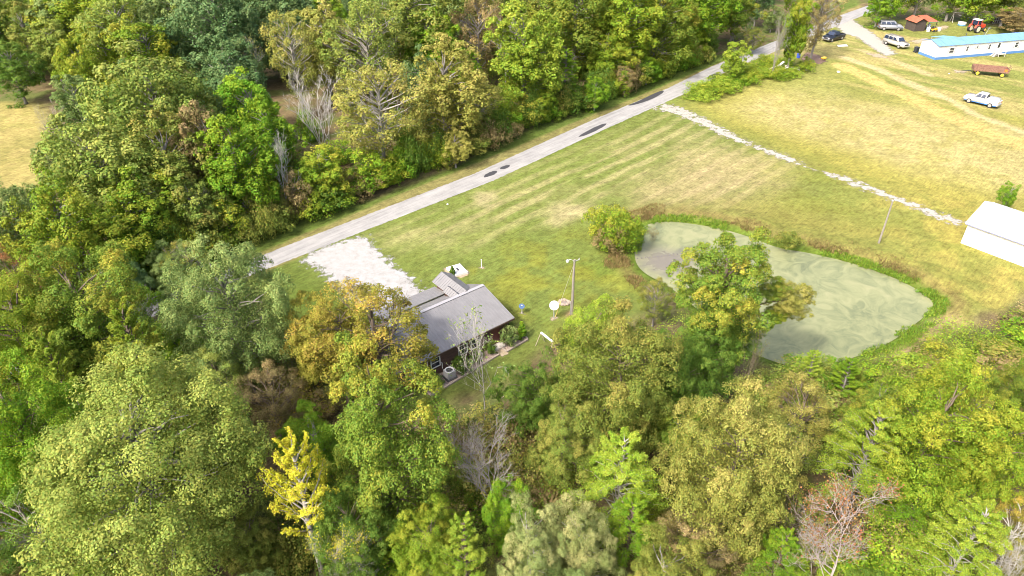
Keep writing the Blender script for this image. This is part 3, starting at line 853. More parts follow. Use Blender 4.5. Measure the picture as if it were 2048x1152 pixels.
# --- the wood south of the house, nearest the camera
for row in (
    (305, 955, 245, 14.5, 'oakA', 'pale', 'huge pale green oak, broadest crown at the bottom of the view'),
    (60, 905, 125, 14, 'oakC', 'bright', 'deep green tree beside the huge pale green oak at the picture edge', 'brown'),
    (55, 690, 120, 13.5, 'hickB', 'ygreen', 'yellow-green tree at the picture edge under the rusty one', 'brown'),
    (170, 655, 130, 13.5, 'oakC', 'mix', 'olive-gold domed tree before the grey-green trees', 'brown'),
    (285, 735, 110, 13, 'sprig', 'ygreen', 'bright yellow-green tree with upright sprigs behind the huge oak', 'brown'),
    (130, 770, 90, 11, 'sprig', 'lime', 'lime sprigged young tree between the olive-gold tree and the huge oak', 'brown'),
    (465, 640, 125, 13.5, 'oakB', 'gray', 'grey-green round oak beside the gravel drive lawn'),
    (250, 560, 110, 13.5, 'oakA', 'blue', 'blue-green oak behind the olive-gold domed tree'),
    (40, 560, 55, 10, 'airyA', 'rust', 'small rusty red tree among the green crowns', 'brown'),
    (545, 800, 70, 7, 'airyA', 'tan', 'thin brownish tree between the huge oak and the orange-tipped trees', 'brown'),
    (440, 770, 60, 8.5, 'airyA', 'pale', 'pale thin crown tucked behind the huge oak', 'brown'),
    (745, 680, 138, 11, 'airyA', 'gold', 'orange-gold tree overhanging the end of the house roof', 'brown'),
    (680, 700, 90, 10.5, 'hickB', 'gold', 'orange-leaved tree between the lawn strip and the house roof', 'brown'),
    (770, 900, 122, 15, 'hickA', 'mix', 'tall olive hickory with orange tips in front of the house', 'brown'),
    (610, 1005, 132, 12.5, 'plume', 'yellow', 'brilliant yellow narrow tree, half its branches bare', 'pale'),
    (1235, 765, 138, 12, 'oakB', 'olive', 'broad olive tree between the house and the pond', 'brown'),
    (1350, 780, 62, 12, 'hickA', 'dark', 'dark green narrow tree against the olive one, nearest the pond tree', 'brown'),
    (1190, 680, 70, 8, 'oakC', 'lime', 'fresh green young tree behind the broad olive tree', 'brown'),
    (1065, 800, 70, 8, 'hickB', 'dark', 'dark green tree beside the dead snag', 'brown'),
    (1442, 600, 92, 14, 'maple', 'mix', 'tall gold-tipped maple standing in front of the pond', 'brown'),
    (1415, 715, 64, 8.5, 'oakC', 'dark', 'dark green tree under the tall maple by the pond', 'brown'),
    (1312, 600, 40, 5, 'airyA', 'olive', 'thin olive bush-like tree at the pond corner below the lamp pole', 'grey'),
    (1465, 945, 140, 12.5, 'oakB', 'straw', 'straw-gold lumpy tree below the pond tree', 'brown'),
    (1730, 915, 125, 10, 'featherA', 'lime', 'feathery lime green tree between the straw-gold and the yellow-green domes', 'grey'),
    (1240, 960, 125, 9.5, 'featherB', 'lime', 'feathery lime tree with pale branches between the straw-gold tree and the clearing', 'pale'),
    (1855, 890, 125, 12.5, 'oakC', 'ygreen', 'big yellow-green lumpy tree below the bramble thicket', 'brown'),
    (1975, 930, 95, 11.5, 'hickB', 'ygreen', 'green tree with orange spots at the picture edge beside the big yellow-green one', 'brown'),
    (1600, 830, 70, 7.5, 'airyA', 'straw', 'thin yellowish tree behind the straw-gold one', 'brown'),
    (1930, 1100, 125, 9, 'featherB', 'lime', 'lime feathery tree in the lower corner, beside the white bare one', 'pale'),
    (1160, 1105, 75, 9, 'oakC', 'cream', 'cream-tipped pale tree at the bottom edge', 'pale'),
    (1060, 1110, 75, 8.5, 'hickB', 'cream', 'whitish green tree beside the cream-tipped one at the bottom edge', 'pale'),
    (930, 1110, 85, 8, 'sprig', 'lime', 'lime-yellow sapling at the bottom edge below the bare trunk', 'brown'),
    (1010, 1030, 50, 6, 'oakC', 'bright', 'small vivid green tree in the clearing below the house', 'brown'),
    (1260, 1060, 80, 7.5, 'featherA', 'bright', 'vivid green feathery tree below the lime one with pale branches', 'brown'),
    (1590, 1040, 60, 7, 'airyA', 'olive', 'scrubby olive tree between the straw-gold tree and the bare pinkish one', 'brown'),
    (1830, 1010, 80, 8, 'featherA', 'bright', 'deep lime feathery tree above the corner feathery one', 'brown'),
    (60, 1060, 90, 8, 'airyA', 'dark', 'sparse dark tree in the lower corner under the huge oak', 'grey'),
    (1130, 890, 80, 8, 'hickB', 'olive', 'olive tree at the foot of the broad one, beside the clearing', 'brown'),
    (700, 1080, 80, 8, 'oakC', 'dark', 'shaded green tree at the bottom between the yellow and the hickory trees', 'brown'),
    (1690, 760, 60, 5, 'sprig', 'bright', 'leafy sapling on the pond bank at the near shore', 'grey'),
    (1620, 740, 45, 4.5, 'sprig', 'lime', 'light green sapling bending over the near pond shore', 'grey'),
    (2020, 1080, 60, 8, 'airyA', 'gold', 'orange-tipped thin tree in the lower corner behind the feathery one', 'white'),
    (855, 1100, 75, 6.5, 'hickB', 'ygreen', 'yellow-green low tree at the bottom edge under the hickory', 'brown'),
    (1385, 1105, 80, 6, 'airyA', 'tan', 'thin brown-green tree at the bottom edge under the straw-gold one', 'brown'),
    (1560, 1120, 80, 6, 'featherA', 'bright', 'low green feathery tree at the bottom edge by the pinkish bare one', 'brown'),
    (500, 1090, 70, 6, 'hickB', 'olive', 'low olive tree at the bottom edge between the huge oak and the yellow tree', 'brown'),
    (2030, 800, 60, 7, 'oakC', 'mix', 'green tree with yellow leaves at the edge below the thicket', 'brown'),
):
    t = tree(*row[:7], bark=row[7] if len(row) > 7 else 'grey')
    if row[4] == 'maple': MAPLE = t
# the maple carries separate bunches of foliage on long side limbs out over the water
mw_ = Matrix.Translation(MAPLE.location) @ MAPLE.rotation_euler.to_matrix().to_4x4() @ Matrix.Diagonal((*MAPLE.scale, 1))
mi_ = mw_.inverted()
for px, py, z, rr, pl in ((1578, 588, 8.6, 1.75, 'straw'), (1535, 555, 9.6, 1.15, 'mix'), (1500, 690, 5.6, 1.6, 'dark'), (1560, 640, 7.2, .95, 'ygreen')):
    g = G(px, py, z); g.y = MAPLE.location.y + .3; g = Vector((g.x * 1.0, g.y, z))
    k = rr / 4.6
    p = PROTO['oakC']
    c = link('side_crown', p.crown, MAPLE)
    c.matrix_local = mi_ @ (Matrix.Translation(g - Vector((0, 0, p.zc * k * .62))) @ Matrix.Rotation(px, 4, 'Z') @ Matrix.Diagonal((k, k, k * .62, 1)))
    b, tip, amt = PAL[pl]
    c.color = (*b, 1); c['turn_colour'] = list(tip); c['turn_amount'] = amt
    lm = MB()
    a0 = MAPLE.location + Vector((0, 0, z * .62))
    limb(lm, trng, mi_ @ a0, mi_ @ g, .11, .03, 6)
    lb = lm.build('side_limb', BARK, MAPLE, smooth=True); lb.color = (*BARKS['brown'], 1)
for row in (
    (966, 712, 98, 11.5, 'bareD', 'gray', 'pale-barked bare tree rising in front of the house wall', 'pale'),
    (985, 930, 85, 9.5, 'bareA', None, 'bare grey tree with brown twigs in the clearing', 'grey'),
    (1690, 1090, 138, 9, 'bareC', 'rust', 'pinkish white bare tree with rusty leaves at its tips', 'pink'),
    (2035, 1110, 80, 8.5, 'bareB', None, 'white bare many-stemmed tree in the lower corner', 'white'),
    (690, 1090, 80, 7.5, 'bareC', 'yellow', 'bare spreading tree with a few yellow leaves beside the yellow tree', 'pale'),
    (915, 880, 75, 5.5, 'bareB', None, 'leafless brown brushwood tree below the house lawn', 'pink'),
    (1500, 730, 38, 9, 'bareD', 'olive', 'thin dark leaning tree in front of the pond shore', 'brown'),
): tree(*row[:7], bark=row[7], name='bare_tree')

# --- the wood north of the road
NG = None
for row in (
    (318, 245, 160, 17, 'farA', 'pale', 'largest pale green domed oak beside the western hayfield'),
    (215, 370, 130, 14, 'farA', 'pale', 'pale green oak in front of the largest domed one'),
    (345, 360, 90, 13, 'farD', 'olive', 'brownish olive tree shaded by the largest domed oak'),
    (430, 330, 70, 13, 'farD', 'tan', 'dull brown-green tree on the road side of the largest oak'),
    (400, 430, 85, 12, 'farB', 'pale', 'light green tree where the road leaves the trees'),
    (265, 455, 95, 12.5, 'farB', 'ygreen', 'yellow-green crown above the blue-green oak'),
    (130, 480, 80, 12, 'farB', 'ygreen', 'yellow-green crown above the rusty red tree'),
    (45, 470, 90, 11, 'farA', 'gray', 'grey-green tree at the near corner of the western hayfield'),
    (120, 330, 42, 6, 'farD', 'gray', 'low grey-green tree jutting into the western hayfield'),
    (160, 225, 55, 9, 'farD', 'gray', 'grey-green tree at the far side of the western hayfield by the largest oak'),
    (190, 45, 95, 17, 'farB', 'ygreen', 'yellow-green tree at the top edge beyond the western hayfield'),
    (240, 90, 85, 16, 'farAiry', 'pale', 'pale airy tree with a long grey trunk showing'),
    (300, 130, 60, 14, 'farE', 'ygreen', 'vivid yellow-green tree against the pale airy one'),
    (60, 90, 80, 12, 'farD', 'olive', 'olive tree at the far corner of the western hayfield'),
    (30, 150, 70, 9, 'farD', 'dark', 'dark low tree on the far edge of the western hayfield'),
    (430, 75, 115, 18, 'farA', 'blue', 'large blue-green oak at the top edge'),
    (545, 45, 110, 18, 'farA', 'blue', 'second blue-green oak at the top edge, nearer the yellow trees'),
    (460, 190, 80, 14, 'farB', 'blue', 'blue-green tree below the two big blue-green oaks'),
    (370, 20, 70, 17, 'farC', 'gray', 'grey-green tree at the top edge beside the blue-green oaks'),
    (655, 40, 75, 17, 'farFeather', 'lime', 'lime feathery tree at the top edge'),
    (590, 120, 60, 15, 'farAiry', 'straw', 'straw-coloured airy tree behind the white bare one', 'pale'),
    (650, 110, 60, 15, 'farE', 'straw', 'straw-green slim tree beside the airy one', 'pale'),
    (510, 250, 60, 13, 'farE', 'bright', 'bright green tree below the thin yellow-leaved one'),
    (480, 350, 70, 13, 'farC', 'bright', 'deep green tree where the wood meets the road bend'),
    (545, 290, 55, 11, 'farD', 'bright', 'green tree in front of the white bare tree'),
    (640, 350, 85, 13, 'farC', 'ygreen', 'vivid green tree overhanging the road verge'),
    (735, 105, 85, 17, 'farAiry', 'pale', 'pale airy tree with many grey stems'),
    (815, 70, 95, 18, 'farB', 'olive', 'olive-gold tall dome above the airy trees'),
    (755, 230, 115, 16, 'farAiry', 'straw', 'straw-yellow airy tree with fanning pale stems', 'pale'),
    (860, 110, 50, 14, 'farE', 'bright', 'small bright green crown between the olive dome and the yellow trees'),
    (890, 200, 85, 15, 'farD', 'straw', 'yellow tree in the middle of the wood'),
    (955, 215, 90, 14, 'farAiry', 'straw', 'pale yellow lacy tree above the road verge', 'pale'),
    (910, 300, 75, 11, 'farD', 'straw', 'yellow-green low tree on the road verge'),
    (1050, 125, 78, 17, 'farC', 'lime', 'brightest yellow-green spire of the wood'),
    (1080, 215, 80, 13, 'farB', 'ygreen', 'yellow-green tree below the brightest spire'),
    (955, 75, 60, 16, 'farAiry', 'tan', 'brownish thin tree between the olive dome and the brightest spire'),
    (900, 30, 70, 17, 'farD', 'gray', 'grey-green crown at the top edge behind the brownish thin tree'),
    (1010, 45, 70, 17, 'farB', 'olive', 'olive crown at the top edge behind the brightest spire'),
    (1130, 150, 55, 16, 'farFeather', 'bright', 'green feathery conifer-like tree beside the brightest spire'),
    (1150, 50, 85, 18, 'farB', 'mix', 'tall green-gold tree at the top edge beyond the conifer-like one'),
    (1215, 120, 85, 17, 'farB', 'ygreen', 'tall yellow-tipped tree over the road by the long repair patch'),
    (1190, 190, 60, 12, 'farD', 'bright', 'green tree at the roadside below the tall yellow-tipped one'),
    (1250, 50, 75, 18, 'farC', 'ygreen', 'yellow-green crown at the top edge over the road'),
    (1320, 60, 65, 17, 'farB', 'mix', 'green crown at the top edge before the road tunnel'),
    (1295, 140, 55, 13, 'farC', 'bright', 'vivid green tree leaning to the road before the tunnel'),
    (1380, 75, 62, 15, 'farC', 'ygreen', 'yellow-green tree above the mouth of the road tunnel'),
    (1400, 20, 70, 17, 'farB', 'bright', 'deep green crown at the top edge above the tunnel'),
    (1250, 160, 40, 9, 'farAiry', 'tan', 'thin brownish tree at the roadside before the tunnel'),
    (1470, 30, 60, 16, 'farD', 'mix', 'green-gold crown behind the olive willow-like tree'),
    (1505, 80, 55, 14, 'farAiry', 'olive', 'grey-olive willow-like tree on the field side of the road'),
    (1545, 40, 50, 15, 'farD', 'gray', 'dull green crown above the vine-draped snag'),
    (1590, 70, 32, 13, 'farE', 'ygreen', 'yellow vine-covered column tree by the mulch heap'),
    (1600, 25, 48, 15, 'farC', 'ygreen', 'yellow-green crown above the column tree'),
    (1640, 35, 42, 14, 'farAiry', 'tan', 'grey-brown thin tree beside the black pickup'),
    (1468, 125, 26, 7, 'farE', 'lime', 'bright lime narrow tree at the tunnel mouth'),
): tree(*row[:7], bark=row[7] if len(row) > 7 else 'grey')
for row in (
    (512, 150, 40, 14, 'bareD', 'straw', 'pale thin tree with a few yellow leaves above the bright green one', 'pale'),
    (638, 205, 72, 13, 'bareB', None, 'white bare tree with fanning branches in the wood', 'white'),
    (560, 335, 34, 11, 'bareA', None, 'slender grey dead tree near the road verge', 'white'),
    (110, 250, 38, 9, 'bareB', None, 'grey bare tree on the edge of the western hayfield', 'grey'),
    (1560, 75, 30, 12, 'bareB', None, 'grey vine-draped snag on the field side of the road', 'grey'),
    (1010, 90, 40, 15, 'bareA', None, 'grey bare stems between the brown thin tree and the brightest spire', 'pale'),
    (400, 420, 25, 8, 'bareA', None, 'small bare tree at the road bend', 'grey'),
): tree(*row[:7], bark=row[7], name='bare_tree')
# --- trees beyond the neighbour's yard
for row in (
    (1722, -30, 40, 13, 'farAiry', 'olive', 'thin tree with a bare dark trunk where the lane meets the road', 'brown'),
    (1795, -14, 42, 12, 'farD', 'ygreen', 'yellow-green tree hanging over the red-roofed shed'),
    (1845, -26, 45, 13, 'farAiry', 'gray', 'grey-green thin tree behind the red-roofed shed'),
    (1910, -16, 45, 12, 'farD', 'ygreen', 'yellow-green tree behind the red tractor'),
    (1965, -8, 50, 12, 'farC', 'ygreen', 'bright yellow-green tree above the wire coop'),
    (2025, -12, 55, 13, 'farD', 'olive', 'olive tree at the corner beyond the wire coop'),
    (2035, 45, 40, 5, 'farD', 'tan', 'low brownish bush tree behind the long blue roof'),
    (1760, 15, 34, 8, 'farD', 'bright', 'low green tree on the lane bend'),
): tree(*row[:7], bark=row[7] if len(row) > 7 else 'grey')
tree(2016, 394, 19, 3.8, 'hickB', 'bright', 'small leafy tree standing behind the white barn', bark='pale')
# --- deeper wood: crowns seen only as slivers between the named ones
kinds, pals = ['farA', 'farB', 'farC', 'farD', 'farE'], ['gray', 'olive', 'pale', 'bright', 'blue', 'mix', 'dark', 'ygreen']
placed = []
frng = random.Random(77)
def named_near(x, y, r):
    for o in COL.objects:
        if o.type == 'EMPTY' and o.get('category') == 'tree' and (o.location.x - x) ** 2 + (o.location.y - y) ** 2 < r * r: return True
    return False
def in_poly(P, x, y, m=0): return float(sdf(P, np.array([x]), np.array([y]))[0]) < -m
n = 0
for k in range(4000):
    y = frng.uniform(74, 215); x = frng.uniform(-130, 105)
    if not in_poly(WOOD_N, x, y, 3.5) or in_poly(FIELD_W, x, y, -4): continue
    if abs((Vector((x, y, 0)) - ROAD_A).dot(road_nrm)) < 6: continue
    if named_near(x, y, 5.4): continue
    g = Vector((x, y, 6)); d = depth(g)
    if abs(x / d * FPX) > 1120: continue
    py = 576 + FPX * ((-(y) * _s - (6 - CAM_H) * _c) / d)
    if py < -60: continue
    px = 1024 + x / d * FPX
    if px < 150 and 120 < py < 470 or any(math.hypot(px - a, py - b) < c for a, b, c in ((638, 215, 95), (512, 170, 60), (560, 350, 55), (755, 250, 90), (735, 120, 60))): continue
    kd, pl = frng.choice(kinds), frng.choice(pals)
    H = frng.uniform(10, 14)
    px = 1024 + x / d * FPX
    tree(px, py, frng.uniform(3.0, 4.4) * FPX / d, H, kd, pl, 'tree half hidden in the north wood near', 'half hidden trees of the north wood')
    n += 1
    if n > 115: break
n = 0
for k in range(1500):
    y = frng.uniform(20, 66); x = frng.uniform(-50, 52)
    if not in_poly(WOOD_S, x, y, 3.0) or named_near(x, y, 3.9): continue
    g = Vector((x, y, 5)); d = depth(g)
    px, py = 1024 + x / d * FPX, 576 + FPX * ((-(y) * _s - (5 - CAM_H) * _c) / d)
    if not (-120 < px < 2170) or py > 1300: continue
    if 560 < px < 1100 and 640 < py < 900 or 1000 < px < 1340 and py < 780: continue
    if 1360 < px < 1900 and 600 < py < 800 or px > 1740 and py < 800: continue
    tree(px, py, frng.uniform(1.9, 2.7) * FPX / d, frng.uniform(5, 7.5), frng.choice(['oakC', 'hickB', 'airyA', 'featherB']), frng.choice(['olive', 'dark', 'mix', 'bright', 'tan', 'gray']),
         'small understorey tree near', 'understorey trees of the south wood')
    n += 1
    if n > 52: break

# --- shrubs
def shrub(x, y, rad, H, kind, pal, label, group=None, name='shrub', bark='brown', cat='shrub'):
    p = PROTO[kind]
    if group: label = by(COLOUR_WORD[pal] + ' ' + ('tall ' if H > 3.4 else 'low ' if H < 1.5 else '') + label, x, y)
    t = thing(name, label, cat, (x, y, 0), trng.uniform(0, 6.28), group)
    t.scale = (rad / p.R, rad / p.R, H / p.H)
    link('trunk', p.trunk, t).color = (*BARKS[bark], 1)
    c = link('crown', p.crown, t)
    b, tip, amt = PAL[pal]
    c.color = (*b, 1); c['turn_colour'] = list(tip); c['turn_amount'] = amt
    return t
def shrub_px(px, py, rpx, H, kind, pal, label, group=None, **kw):
    g = G(px, py, H * .45)
    return shrub(g.x, g.y, rpx * depth(g) / FPX, H, kind, pal, label, group, **kw)
# hedge of brush along the wood's edge by the road
for k in range(70):
    t = -12 + k * 1.72
    p = ROAD_A + road_dir * t + road_nrm * frng.uniform(4.5, 6.8)
    if t > 100: break
    shrub(p.x, p.y, frng.uniform(1.5, 2.4), frng.uniform(2.2, 5.2), frng.choice(['shrubA', 'shrubB', 'shrubC']), frng.choice(['dark', 'olive', 'bright', 'mix', 'dark', 'tan', 'ygreen']),
          'shrub in the roadside hedge near', 'roadside hedge shrubs', name='hedge_shrub')
n = 0
for k in range(600):
    q = ROAD_A + road_dir * frng.uniform(-10, 95) + road_nrm * frng.uniform(7, 34)
    if in_poly(FIELD_W, q.x, q.y, -4): continue
    shrub(q.x, q.y, frng.uniform(1.5, 2.6), frng.uniform(1.5, 4.0), frng.choice(['shrubA', 'shrubB', 'shrubC', 'brush']), frng.choice(['dark', 'olive', 'bright', 'mix', 'tan', 'ygreen']), 'understorey bush of the north wood near', 'bushes under the north wood', name='understorey_bush', cat='bush')
    n += 1
    if n > 75: break
# green bank by the field side of the tunnel
for i, (px, py, r) in enumerate([(1395, 190, 26), (1420, 182, 28), (1450, 172, 26), (1405, 172, 22), (1440, 160, 24), (1475, 162, 24), (1500, 155, 22), (1530, 148, 20), (1560, 150, 20), (1585, 147, 16), (1610, 132, 18), (1495, 140, 24), (1530, 128, 24), (1560, 122, 22)]):
    shrub_px(px, py, r, frng.uniform(1.1, 1.9), frng.choice(['shrubA', 'shrubB']), frng.choice(['lime', 'ygreen', 'bright', 'lime']), 'bramble on the road bank near', 'brambles by the road tunnel', name='bramble', cat='bramble')
# bramble thicket on the dam beside the pond
for k in range(46):
    px, py = frng.uniform(1800, 2070), frng.uniform(620, 800)
    if py < 735 - (px - 1800) * .55 or py > 830: continue
    shrub_px(px, py, frng.uniform(34, 58), frng.uniform(1.4, 2.8), frng.choice(['shrubA', 'shrubB', 'shrubC', 'brush']), frng.choice(['lime', 'olive', 'bright', 'tan', 'mix', 'ygreen']), 'bramble in the thicket beyond the pond, near', 'thicket brambles beyond the pond', name='bramble', cat='bramble')
for k in range(26):
    px, py = frng.uniform(1540, 1800), frng.uniform(748, 830)
    shrub_px(px, py, frng.uniform(28, 50), frng.uniform(1.2, 2.4), frng.choice(['shrubB', 'brush', 'shrubC']), frng.choice(['pale', 'olive', 'tan', 'bright']), 'scrub bush below the pond shore near', 'scrub below the pond')
# low brush on the floor of the south wood
n = 0
for k in range(900):
    y = frng.uniform(20, 62); x = frng.uniform(-45, 46)
    if not in_poly(WOOD_S, x, y, .6): continue
    d = depth(Vector((x, y, 1)))
    px, py = 1024 + x / d * FPX, 576 + FPX * ((-y * _s - (1 - CAM_H) * _c) / d)
    if 1500 < px < 1780 and 640 < py < 745: continue
    shrub(x, y, frng.uniform(.9, 1.9), frng.uniform(.8, 2.2), frng.choice(['brush', 'brush', 'shrubB', 'shrubC']), frng.choice(['tan', 'olive', 'dark', 'pale', 'mix', 'lime']), 'brush on the wood floor near', 'floor brush of the south wood', name='brush_clump', cat='brush')
    n += 1
    if n > 64: break
for x0, x1, y0, y1, k, pls in ((850, 1130, 850, 1010, 30, ['tan', 'olive', 'tan', 'mix', 'straw']), (1300, 1440, 1010, 1150, 12, ['tan', 'straw', 'olive']), (540, 720, 1030, 1150, 10, ['tan', 'olive', 'dark']), (1700, 1850, 1040, 1150, 9, ['bright', 'lime', 'tan']), (760, 960, 1040, 1150, 8, ['bright', 'olive', 'tan']), (0, 140, 1000, 1150, 8, ['tan', 'dark', 'olive']), (1500, 1680, 770, 850, 10, ['tan', 'straw', 'pale']), (540, 640, 700, 840, 9, ['tan', 'olive', 'gold'])):
    for _ in range(k):
        shrub_px(frng.uniform(x0, x1), frng.uniform(y0, y1), frng.uniform(38, 66), frng.uniform(1.2, 3.0), frng.choice(['brush', 'brush', 'shrubC', 'shrubB']), frng.choice(pls), 'brush on the wood floor near', 'floor brush of the south wood', name='brush_clump', cat='brush')
shrub_px(1232, 462, 50, 4.4, 'willow', 'ygreen', 'round yellow-green willow bush at the corner of the pond', name='willow_bush', bark='brown')
shrub_px(1222, 480, 34, 2.6, 'shrubC', 'tan', 'brown-leaved lower bush against the round willow', name='shrub')
shrub_px(1578, 482, 24, 1.5, 'shrubA', 'olive', 'olive bush on the far pond bank', name='shrub')
shrub_px(1306, 470, 11, 1.1, 'brush', 'tan', 'small twiggy bush standing in the pond water', name='shrub')

# --- tall grass and sedge round the pond, weeds under the trees (uncountable)
def tufts(name, pts, cols, hgt, blades, label, seed, width=.035):
    rs = np.random.RandomState(seed)
    n = len(pts) * blades
    P = np.repeat(np.asarray(pts), blades, 0) + np.concatenate([rs.normal(size=(n, 2)) * .13, np.zeros((n, 1))], 1)
    az = rs.rand(n) * 6.28
    h = hgt * rs.uniform(.5, 1.2, n)
    lean = np.stack([np.cos(az), np.sin(az), np.zeros(n)], 1) * (h * rs.uniform(.15, .7, n))[:, None]
    side = np.stack([-np.sin(az), np.cos(az), np.zeros(n)], 1) * width
    up = np.array((0, 0, 1.0)) * h[:, None]
    v = np.stack([P - side, P + side, P + up * .6 + lean * .4 + side * .7, P + up + lean], 1).reshape(-1, 3)
    me = fastmesh(name, v, np.arange(4 * n).reshape(-1, 4), [LEAF], np.stack([rs.rand(n), np.repeat(rs.rand(len(pts)), blades), rs.rand(n)], 1))
    o = link(name, me, kind='stuff', label=label, category='grass')
    o.color = (*cols[0], 1); o['turn_colour'] = list(cols[1]); o['turn_amount'] = cols[2]
def ring(n, lo, hi, seed, keep):
    rs = np.random.RandomState(seed)
    out = []
    x0, x1, y0, y1 = min(px_) - 5, max(px_) + 5, min(py_) - 5, max(py_) + 5
    X, Y = rs.uniform(x0, x1, n), rs.uniform(y0, y1, n)
    d = sdf(POND, X, Y) + 1.2 * (vnoise(X, Y, 2.2, seed) - .5)
    m = (d > lo) & (d < hi) & keep(X, Y)
    X, Y, d = X[m], Y[m], d[m]
    z = -.25 * sstep(2.6, -.2, d)
    return np.stack([X, Y, z], 1)
def pxof(X, Y): return 1024 + X / (Y * _c + CAM_H * _s) * FPX
tufts('bank_grass', ring(26000, .0, 1.55, 3, lambda X, Y: (((pxof(X, Y) < 1500) & (Y > 66)) | (pxof(X, Y) > 1640)) & (vnoise(X, Y, 2, 5) > .36)), ((.125, .215, .024), (.22, .29, .04), .0), .26, 9, 'lush bright green grass fringing the pond', 3)
tufts('bank_sedge', ring(30000, .9, 3.4, 8, lambda X, Y: (Y > 58) & (vnoise(X, Y, 2.5, 15) > .48)), ((.17, .135, .055), (.26, .19, .085), .0), .38, 6, 'brown and straw sedge on the pond bank', 4)

# ================================================================== BUILDINGS
def roof_panel(mb, a, b, c, d, th=.05, pitch=.30, rib=.028, ribs=True):
    """sheet-metal slope: a-b along the eave, d-c along the ridge, standing ribs running up the slope"""
    a, b, c, d = map(Vector, (a, b, c, d))
    n = (b - a).cross(d - a).normalized()
    if n.z < 0: n = -n
    mb.add([a, b, c, d, a - n * th, b - n * th, c - n * th, d - n * th], [(0, 1, 2, 3), (7, 6, 5, 4), (0, 4, 5, 1), (1, 5, 6, 2), (2, 6, 7, 3), (3, 7, 4, 0)])
    if ribs:
        k = max(2, int((b - a).length / pitch))
        for i in range(k + 1):
            t = (i + .001) / (k + .002)
            p, q = a.lerp(b, t) + n * rib * .5, d.lerp(c, t) + n * rib * .5
            mb.bar(p, q, .045, rib)
def window(parent, x, y, z, w, h, ny, frame, glass, mullion=True, depth_=.07, shutters=None):
    """ny: which way the wall faces along local y"""
    f = MB()
    t = .09
    for dx in (-1, 1): f.box((x + dx * (w / 2 - t / 2), y + ny * depth_ / 2, z), (t, depth_, h))
    for dz in (-1, 1): f.box((x, y + ny * depth_ / 2, z + dz * (h / 2 - t / 2)), (w - 2 * t, depth_, t))
    if mullion: f.box((x, y + ny * depth_ * .45, z), (w - 2 * t, depth_ * .6, .05))
    o = f.build('window', frame, parent)
    MB().box((x, y + ny * .012, z), (w - 2 * t, .012, h - 2 * t)).build('pane', glass, o)
    if shutters:
        for dx in (-1, 1):
            MB().box((x + dx * (w / 2 + .17), y + ny * .03, z), (.28, .04, h)).build('shutter', shutters, o)
    return o
GLASS = M('window_glass', (.03, .035, .045), .08, var=.3, scale=2, spec=.8)
WHITE = M('white_paint', (.58, .58, .575), .5, var=.06, scale=3)
ROOFM = M('grey_metal_roof', (.185, .183, .190), .5, .15, var=.13, scale=1.1)
LOG = M('dark_log_wall', (.095, .055, .043), .75, var=.45, scale=5, bmp=.5, stretch=(.4, 3, 3))
TRIM = M('dark_brown_trim', (.07, .045, .035), .7, var=.3)
WOOD = M('weathered_timber', (.34, .28, .22), .85, var=.35, scale=7, bmp=.3)

# ---- the log house (local x along the ridge, y towards the camera; B = metres back from the front eave)
HU = Vector((-.77899, -.62703, 0))
HO = Vector((.21, 50.93, 0))
HROT = math.atan2(HU.y, HU.x)
def HW(x, B, z=0): return HO + HU * x + Vector((-.62703, .77899, 0)) * B + Vector((0, 0, z))
house = thing('log_house', 'dark log house with a grey ribbed metal roof beside the gravel drive', 'house', HO, HROT)
LX = 12.4
mb = MB()
for k in range(11):
    z, hh = .11 + k * .215, .205
    ins = .012 * (k % 2)
    mb.box((LX / 2, -.42 - ins, z), (LX - .7, .16, hh))
    mb.box((LX / 2, -6.8 + ins, z), (LX - .7, .16, hh))
    mb.box((.42 + ins, -3.6, z), (.16, 6.2, hh))
    mb.box((LX - .42 - ins, -3.6, z), (.16, 6.2, hh))
for x in (.42, LX - .42):       # gable ends up to the roof
    mb.prism([(-.5, 2.44), (-6.7, 2.44), (-4.6, 3.5)], x - .06, x + .06, 'x')
mb.build('wall', LOG, house, bevel=.012)
r = MB()
roof_panel(r, (0, 0, 2.42), (LX, 0, 2.42), (LX, -4.6, 3.6), (0, -4.6, 3.6))
roof_panel(r, (0, -7.2, 2.3), (LX, -7.2, 2.3), (LX, -4.6, 3.6), (0, -4.6, 3.6))
roof = r.build('roof', ROOFM, house)
mb = MB()
mb.bar((-.02, -4.5, 3.615), (LX + .02, -4.5, 3.615), .2, .03); mb.bar((-.02, -4.68, 3.60), (LX + .02, -4.68, 3.60), .16, .03)
mb.build('ridge_cap', M('ridge_metal', (.36, .35, .36), .4, .3, var=.1), roof)
mb = MB()
mb.box((LX / 2, .03, 2.33), (LX, .05, .14)).bar((-.03, 0, 2.33), (-.03, -4.6, 3.52), .04, .14).bar((-.03, -7.2, 2.2), (-.03, -4.6, 3.52), .04, .14)
mb.build('fascia', TRIM, house)
mb = MB()
GX, GW, GR, GE = 1.85, 1.14, 3.70, 3.02
roof_panel(mb, (GX - GW, -8.75, GE), (GX - GW, -4.7, GE), (GX, -4.7, GR), (GX, -8.75, GR))
roof_panel(mb, (GX + GW, -8.75, GE), (GX + GW, -4.7, GE), (GX, -4.7, GR), (GX, -8.75, GR))
mb.build('gable_roof', ROOFM, house, label='taller cross gable roof over the entry')
mb = MB()
mb.box((GX - GW + .28, -7.55, GE / 2 - .05), (.12, 1.5, GE - .1)).box((GX + GW - .28, -7.55, GE / 2 - .05), (.12, 1.5, GE - .1))
mb.prism([(GX - GW + .2, GE), (GX + GW - .2, GE), (GX, GR - .1)], -8.5, -8.4)
mb.box((GX, -6.3, 2.85), (GW * 2 - .5, 3.0, .3))
mb.build('entry_wall', LOG, house)
mb = MB()
